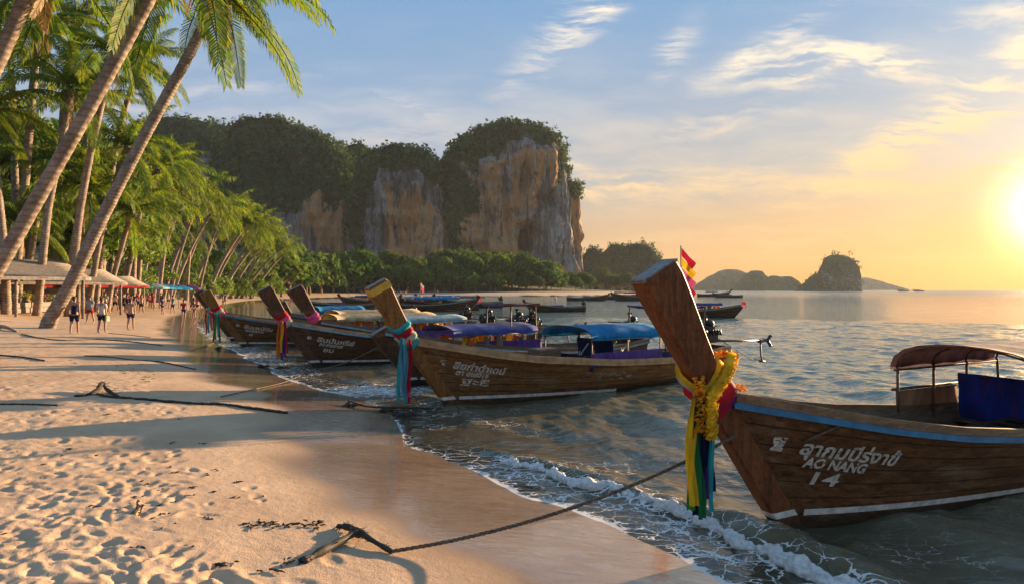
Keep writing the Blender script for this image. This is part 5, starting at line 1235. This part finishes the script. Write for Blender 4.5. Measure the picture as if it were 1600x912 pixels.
# ------------------------------------------------------------------ people
def skin_mesh(verts, edges, rads, matl, name, lev=1):
    me = bpy.data.meshes.new(name); me.from_pydata(verts, edges, []); o = bpy.data.objects.new(name, me); link(o)
    mo = o.modifiers.new('skin', 'SKIN'); mo.use_smooth_shade = True
    for i, r_ in enumerate(rads):
        sv = me.skin_vertices[0].data[i]; sv.radius = (r_, r_) if isinstance(r_, (int, float)) else r_; sv.use_root = i == 0
    if lev: sb = o.modifiers.new('sub', 'SUBSURF'); sb.levels = lev; sb.render_levels = lev
    bpy.context.view_layer.update(); m2 = bpy.data.meshes.new_from_object(o.evaluated_get(bpy.context.evaluated_depsgraph_get())); m2.name = name
    bpy.data.objects.remove(o); bpy.data.meshes.remove(me); m2.materials.clear(); m2.materials.append(matl); return m2
def body_graph(stride, arm, elbow, fine):
    """joints of a standing or walking adult 1.68 m tall, facing +y"""
    V, E, Rr = [], [], []
    def j(p, r_, par=None):
        V.append(p); Rr.append(r_)
        if par is not None: E.append((par, len(V)-1))
        return len(V)-1
    pel = j((0, 0, .92), (.135, .10)); sp = j((0, .01, 1.12), (.12, .085), pel); ch = j((0, .01, 1.33), (.155, .10), sp); nk = j((0, .01, 1.45), .052, ch); hd0 = j((0, .03, 1.53), (.068, .08), nk); hd1 = j((0, .03, 1.63), (.072, .085), hd0)
    for s_ in (-1, 1):
        hp = j((s_*.09, 0, .86), .088, pel); st = stride*s_; kn = j((s_*.095, st*.22+.03, .48), .056, hp); ca = j((s_*.098, st*.27, .33), .052, kn); an = j((s_*.10, st*.32-.03*(st < 0), .085), .034, ca); to = j((s_*.12, st*.32+.13, .035), (.036, .026), an)
        sh = j((s_*.185, 0, 1.38), .058, ch); el = j((s_*.235, -st*.10-.02, 1.10), .038, sh); wr_ = j((s_*.24, -st*.16+elbow, .88), .027, el); pl = j((s_*.238, -st*.17+elbow+.02, .80), (.020, .036), wr_)
        if fine:
            for q in range(4): f0 = j((s_*.236, -st*.17+elbow+.035-.020*q, .745-.004*abs(q-1)), .0095, pl); j((s_*.226, -st*.17+elbow+.045-.020*q, .705-.006*abs(q-1)), .008, f0)
            f0 = j((s_*.222, -st*.17+elbow+.055, .785), .010, pl); j((s_*.215, -st*.17+elbow+.07, .75), .009, f0)
    return V, E, Rr
def shirt_graph(sleeve=True):
    V = [(0, 0, .85), (0, .01, 1.12), (0, .01, 1.33), (0, .01, 1.42)]; E = [(0, 1), (1, 2), (2, 3)]; Rr = [(.155, .115), (.142, .105), (.172, .118), (.075, .07)]
    if sleeve:
        for s_ in (-1, 1): V += [(s_*.19, 0, 1.375), (s_*.225, -.01, 1.19)]; k = len(V); E += [(2, k-2), (k-2, k-1)]; Rr += [.070, .062]
    return V, E, Rr
def shorts_graph(stride, ln):
    V = [(0, 0, .93)]; E = []; Rr = [(.150, .118)]
    for s_ in (-1, 1): st = stride*s_; V += [(s_*.09, 0, .84), (s_*.098, st*.20*ln+.02, .86-.34*ln)]; k = len(V); E += [(0, k-2), (k-2, k-1)]; Rr += [.108, .085]
    return V, E, Rr
BODY = {}
def person(p, rz, shirt, shorts, label, stride=.6, elbow=.05, fine=False, ln=1.0, h=1.0, group=None, hair='short', hat=None, bag=None, skirt=False, sleeve=True):
    key = (round(stride, 1), round(elbow, 2), fine, ln, sleeve)
    if key not in BODY: BODY[key] = (skin_mesh(*body_graph(stride, 0, elbow, fine), M['skin'], 'body', 1), skin_mesh(*shirt_graph(sleeve), M['skin'], 'shirt', 1), skin_mesh(*shorts_graph(stride, ln), M['skin'], 'shorts', 1))
    t = empty('person', p, rz); t.scale = (h,)*3; tag(t, label, 'person', group); bd = add('body', BODY[key][0], t)
    for nm, me_, m_ in (('shirt', BODY[key][1], shirt), ('shorts', BODY[key][2], shorts)):
        o = add(nm, me_, t); o.material_slots[0].link = 'OBJECT'; o.material_slots[0].material = m_
    b = MB(); b.ball((0, .012, 1.655), (.088, .105, .075), 12, 8); b.ball((0, -.035, 1.60), (.080, .070, .085), 10, 7)
    if hair == 'long': b.tube([(0, -.06, 1.62), (0, -.085, 1.5), (0, -.08, 1.36)], [.075, .07, .03], 8)
    if hair == 'bun': b.ball((0, -.09, 1.72), (.05, .05, .045), 9, 6)
    b.build('hair', M['hair'], t)
    if fine:
        f = MB(); f.tube([(0, .105, 1.60), (0, .135, 1.575), (0, .11, 1.565)], [.010, .014, .012], 6)
        for s_ in (-1, 1): f.ball((s_*.088, .02, 1.585), (.012, .022, .032), 8, 6)
        f.build('face', M['skin'], t)
        e = MB()
        for s_ in (-1, 1): e.ball((s_*.030, .108, 1.60), (.012, .008, .008), 8, 5)
        e.box((0, .112, 1.545), (.045, .01, .008)); e.build('eyes_and_mouth', M['hair'], t)
    if hat: MB().tube([(0, .01, 1.68), (0, .01, 1.685)], .19, 14).ball((0, .01, 1.69), (.10, .11, .08), 12, 7).build('hat', hat, t)
    if bag: MB().box((.30, -.02, .70), (.08, .26, .30), bev=.03).tube([(.26, -.02, .84), (.25, 0, 1.0), (.2, .03, 1.40)], .012, 6).build('bag', bag, t)
    return t
def on(px, py): return on_ground(px, py)
RC = M
person(on(116, 522), R(8), M['r_navy'], M['r_navy'], 'person in a dark tank top and dark shorts, first of the walkers, arms hanging', .35, .03, True, .9, 1.02, sleeve=False)
person(on(159, 521), R(-5), M['r_white'], M['r_navy'], 'person in a pale shirt and dark shorts carrying a towel, dark hair in a bun', .3, .06, True, .8, 1.02, bag=M['r_stripe'], hair='bun')
person(on(204, 515), R(5), M['c_sand'], M['r_dblue'], 'person in a sand coloured top and short blue shorts, alone nearer the water', .3, .03, True, .7, 1.0, hair='short', sleeve=False)
person(on(141, 505), R(170), M['c_pale'], M['r_red'], 'person in a light top and red shorts seen between two walkers', .5, .05, False, .8, .98, hair='long')
small = [((192,489),'r_navy','r_navy','person in dark clothes farther off, left of the sandy walker'),((254,491),'r_dblue','r_navy','person in a blue top walking beneath the blue parasols'),((270,490),'r_sky','r_dblue','person in a light blue top beside the blue parasols'),((287,499),'r_red','r_dblue','person in a red top at the edge of the wet sand'),
         ((303,497),'r_navy','r_violet','person in dark clothes left of the golden prow'),((180,487),'r_white','r_navy','person in white near the red parasols')]
for i, (pq, a, b_, lb) in enumerate(small): person(on(*pq), R(i*70), M[a], M[b_], lb, .7 if i % 2 else .4, .05, False, .8, .95+.03*(i % 3), group='walkers along the middle beach', hair=['short', 'long'][i % 2])
rg = random.Random(8); cols_ = ['r_white', 'r_navy', 'r_red', 'r_sky', 'r_pink', 'r_violet', 'c_hess', 'r_dblue', 'r_orange']
crowd_base = []
for i in range(105):
    px = rg.uniform(300, 700); py = np.interp(px, [300, 340, 400, 450, 520, 600, 700], [482, 478, 473, 470, 467.5, 466, 465.5])-abs(rg.gauss(0, 2.4 if px < 450 else .9))
    d = np.interp(px, [300, 340, 400, 450, 520, 600, 700], [62, 78, 100, 125, 165, 205, 236])*rg.uniform(.98, 1.16); x = (px-800)/FPX*d; s_ = float(shore_dist(np.array([x]), np.array([d]))[0])
    if s_ < .8 or s_ > 22: continue
    person((x, d, ground(x, d)), rg.uniform(0, 6.28), M[rg.choice(cols_)], M[rg.choice(cols_)], 'small figure in holiday clothes in the crowd on the far beach', rg.choice((.4, .7)), .05, False, .8, rg.uniform(.9, 1.08), group='crowd on the far beach', hair=rg.choice(('short', 'long')))
for i in range(34):
    px = rg.uniform(160, 300); py = rg.uniform(470, 480); d = rg.uniform(50, 80); x = (px-800)/FPX*d
    if shore_dist(np.array([x]), np.array([d]))[0] < 5: continue
    person((x, d, ground(x, d)), rg.uniform(0, 6.28), M[rg.choice(cols_)], M[rg.choice(cols_)], 'figure among the parasols and stalls under the palms', rg.choice((.4, .7)), .05, False, .8, rg.uniform(.9, 1.05), group='people under the palms', hair=rg.choice(('short', 'long')))

# ------------------------------------------------------------------ beach restaurant, wall, parasols
def gable(p, w, l, rz, eave, ridge, m, label, trim):
    """open pavilion with a pitched cloth roof on posts; l runs along its ridge"""
    t = empty('awning_pavilion', p, rz); tag(t, label, 'pavilion')
    b = MB(); ov = .35
    for s_ in (-1, 1):
        V = []
        for i in range(9):
            for j in range(6):
                u, v = i/8, j/5; sag = .10*math.sin(u*math.pi*2)**2*v+.05*math.sin(v*math.pi)
                for th_ in (0,): V.append(((u-.5)*(l+2*ov), s_*v*(w/2+ov), ridge-(ridge-eave)*v-sag))
        n = len(V); V += [(a, b_, c-.03) for a, b_, c in V]
        F = [(k+i*6+j, k+i*6+j+1, k+(i+1)*6+j+1, k+(i+1)*6+j) for k in (0, n) for i in range(8) for j in range(5)]; F += [(i*6+5, (i+1)*6+5, n+(i+1)*6+5, n+i*6+5) for i in range(8)]+[(i*6+j, i*6+j+1, n+i*6+j+1, n+i*6+j) for i in (0, 8) for j in range(5)]
        b.raw(V, F, True)
    rf = b.build('roof', m, t)
    for s_ in (-1, 1):
        cloth_sheet((-(l/2+ov), s_*(w/2+ov), eave), (l/2+ov, s_*(w/2+ov), eave), (-(l/2+ov), s_*(w/2+ov), eave-.22), (l/2+ov, s_*(w/2+ov), eave-.22), 20, 2, .03, 'valance', trim, rf, 3)
        MB().tube([(-(l/2+ov), s_*(w/2+ov*.9), eave-.04), (l/2+ov, s_*(w/2+ov*.9), eave-.04)], .04, 6).build('beam', M['rail'], rf)
    for x in np.linspace(-l/2, l/2, max(2, int(l/3)+1)):
        for s_ in (-1, 1): MB().tube([(x, s_*w/2, -.6), (x, s_*w/2, eave)], .09, 9).build('post', M['trunk'], t)
    return t
M['roofc'] = cloth('awning_canvas', (.27, .23, .19), .8, .15); M['roofw'] = cloth('awning_white', (.36, .32, .28), .8, .25)
def at(px, d): x = (px-800)/FPX*d; return Vector((x, d, ground(x, d)))
gable(at(-12, 42), 6.0, 8.0, R(62), 2.35, 3.55, M['roofc'], 'open restaurant pavilion with a pale pitched awning at the left edge', M['roofw'])
gable(at(62, 50), 6.0, 9.0, R(62), 2.2, 3.3, M['roofw'], 'second pale pitched awning reaching behind the leaning trunk', M['roofc'])
gable(at(122, 58), 5.0, 9.0, R(62), 2.1, 3.0, M['roofw'], 'third low pale awning beyond the leaning trunk', M['r_red'])
w0, w1 = on(-8, 490), on(86, 489); wl = empty('stone_wall', w0, math.atan2(w1.y-w0.y, w1.x-w0.x)); tag(wl, 'low wall of pale stone blocks below the restaurant awning', 'wall')
ln = (w1-w0).length; rg = random.Random(3); x = 0; me_ = MB().box((0, 0, 0), (1, 1, 1), bev=.04).mesh('stone', M['stone'])
for row_ in range(2):
    x = -.3*row_-1.0
    while x < ln:
        w = rg.uniform(.7, 1.1); o = add('stone', me_, wl, (x+w/2, rg.uniform(-.03, .03), .12+.36*row_)); o.scale = (w-.03, .5, .34); o.rotation_euler = (0, rg.uniform(-.02, .02), rg.uniform(-.03, .03)); x += w
MB().box((ln/2-.5, .3, .25), (ln, .3, .6)).build('mortar_core', M['stone'], wl)
for i, (f, c) in enumerate(((.05, 'r_red'), (.28, 'r_violet'), (.5, 'r_yellow'), (.68, 'r_orange'), (.88, 'r_pink'), (1.0, 'r_white'))):
    p = w0.lerp(w1, f); t = empty('flower_pot', (p.x, p.y, p.z+.66)); tag(t, 'clay pot of %s flowers on the stone wall' % c[2:], 'flower pot', 'flower pots on the stone wall')
    MB().tube([(0, 0, 0), (0, 0, .25)], [.16, .22], 12).build('pot', M['pot'], t)
    rg2 = np.random.default_rng(i); cc = rg2.normal(size=(40, 3))*np.array([.2, .2, .12])+np.array([0, 0, .48]); V, F = leaf_quads(cc, np.tile([0, 0, 1.], (40, 1)), np.full(40, .12), 4, .8, rg2); add('foliage', np_mesh('foliage', V, F, M['leaf']), t)
    cc = rg2.normal(size=(22, 3))*np.array([.2, .2, .10])+np.array([0, 0, .58]); V, F = leaf_quads(cc, np.tile([0, 0, 1.], (22, 1)), np.full(22, .10), 4, .6, rg2); add('blossom', np_mesh('blossom', V, F, M[c]), t)
def parasol(p, m, label, rad=1.5, h=2.3, group='parasols along the beach'):
    t = empty('beach_parasol', p, random.uniform(0, 1)); tag(t, label, 'parasol', group); b = MB(); n = 8
    V = [(0, 0, h+.45)]
    for k in range(2*n): an = k*math.pi/n; V.append((rad*.5*math.cos(an), rad*.5*math.sin(an), h+.28-(.03 if k % 2 else 0)))
    for k in range(2*n): an = k*math.pi/n; q = 1.0 if k % 2 == 0 else .95; V.append((rad*q*math.cos(an), rad*q*math.sin(an), h+(.02 if k % 2 else 0)))
    for k in range(2*n): an = k*math.pi/n; q = 1.0 if k % 2 == 0 else .95; V.append((rad*q*math.cos(an), rad*q*math.sin(an), h-.16))
    N = 2*n; F = [(0, 1+k, 1+(k+1) % N) for k in range(N)]+[(1+k+o, 1+N+k+o, 1+N+(k+1) % N+o, 1+(k+1) % N+o) for o in (0, N) for k in range(N)]
    b.raw(V, F); b.build('canopy', m, t); MB().tube([(0, 0, -.3), (0, 0, h+.5)], .03, 8).build('pole', M['rail'], t)
    for k in range(n): an = 2*k*math.pi/n; MB().tube([(0, 0, h+.36), (rad*.95*math.cos(an), rad*.95*math.sin(an), h+.0)], .012, 4).build('rib', M['rail'], t)
for i, (px, d, c, lb) in enumerate([(160, 60, 'r_red', 'red parasol at the end of the pale awnings'), (176, 66, 'c_cream', 'cream parasol right of the red one'), (190, 64, 'c_hess', 'sandy brown parasol in front of the palm trunks'), (205, 70, 'c_cream', 'second cream parasol, left of the green ones'), (214, 64, 'r_dgreen', 'dark green parasol beside the cream ones'),
    (228, 72, 'r_teal', 'teal parasol left of the bright blue ones'), (240, 66, 'c_pale', 'pale grey parasol next to the teal one'), (249, 70, 'c_blue', 'bright blue parasol, left of three'), (263, 72, 'c_blue', 'bright blue parasol, middle of three'), (279, 74, 'c_blue', 'bright blue parasol, right of three'), (296, 88, 'r_violet', 'violet parasol beyond the blue ones')]):
    parasol(at(px, d), M[c], lb)
# floats on the water
for i, (px, py, c, lb) in enumerate([(729, 476, 'r_dblue', 'dark mooring float right of the blue roofed far boat'), (657, 468.5, 'r_white', 'white float off the far beach'), (690, 468.5, 'r_orange', 'orange float beside the white one'), (868, 467, 'r_white', 'white float before the wooded shore'), (1030, 466, 'r_navy', 'dark float beyond the biggest prow')]):
    q = foot_at(px, py); b = MB(); b.ball((0, 0, .12), (.38, .38, .34), 12, 8).tube([(0, 0, .3), (0, 0, .9)], .04, 6).box((.1, 0, .8), (.24, .03, .18))
    tag(b.build('mooring_float', M[c], None, (q[0], q[1], 0)), lb, 'float')


# say which of each row is meant
ORD = 'first second third fourth fifth sixth seventh eighth ninth tenth eleventh twelfth thirteenth fourteenth fifteenth sixteenth seventeenth eighteenth nineteenth twentieth'.split()
ORD += ['twenty-'+o for o in ORD[:9]]+['thirtieth']+['thirty-'+o for o in ORD[:9]]
for grp, txt in (('row of palms along the beach', '%s slender palm from the left in the long leaning row along the beach'), ('trees along the far beach', '%s rounded tree from the left along the edge of the far beach'), ('leafy trees behind the palms', '%s dense feathery tree from the left in the thicket behind the palms')):
    mem = [o for o in COL.objects if o.get('group') == grp]
    def bearing(o):
        top = [c for c in o.children if c.name.startswith('crown')]
        q = o.location+(top[0].location if top else Vector()); return q.x/q.y
    for i, o in enumerate(sorted(mem, key=bearing)): o['label'] = txt % ORD[i]

# ------------------------------------------------------------------ evening haze over land and sea
hb = MB().box((0, 0, 68), (5400, 5400, 144))
hz = bpy.data.materials.new('evening_haze'); hz.use_nodes = True; hz.node_tree.nodes.clear(); gg = NT(hz.node_tree)
ho = gg.n('ShaderNodeOutputMaterial'); pv_ = gg.n('ShaderNodeVolumePrincipled')
pv_.inputs['Color'].default_value = (.72, .77, .86, 1); pv_.inputs['Density'].default_value = .000085; pv_.inputs['Anisotropy'].default_value = .15
gg.l(pv_.outputs[0], ho.inputs['Volume'])
tag(hb.build('haze', hz), 'warm evening haze over the bay', 'haze', kind='stuff')
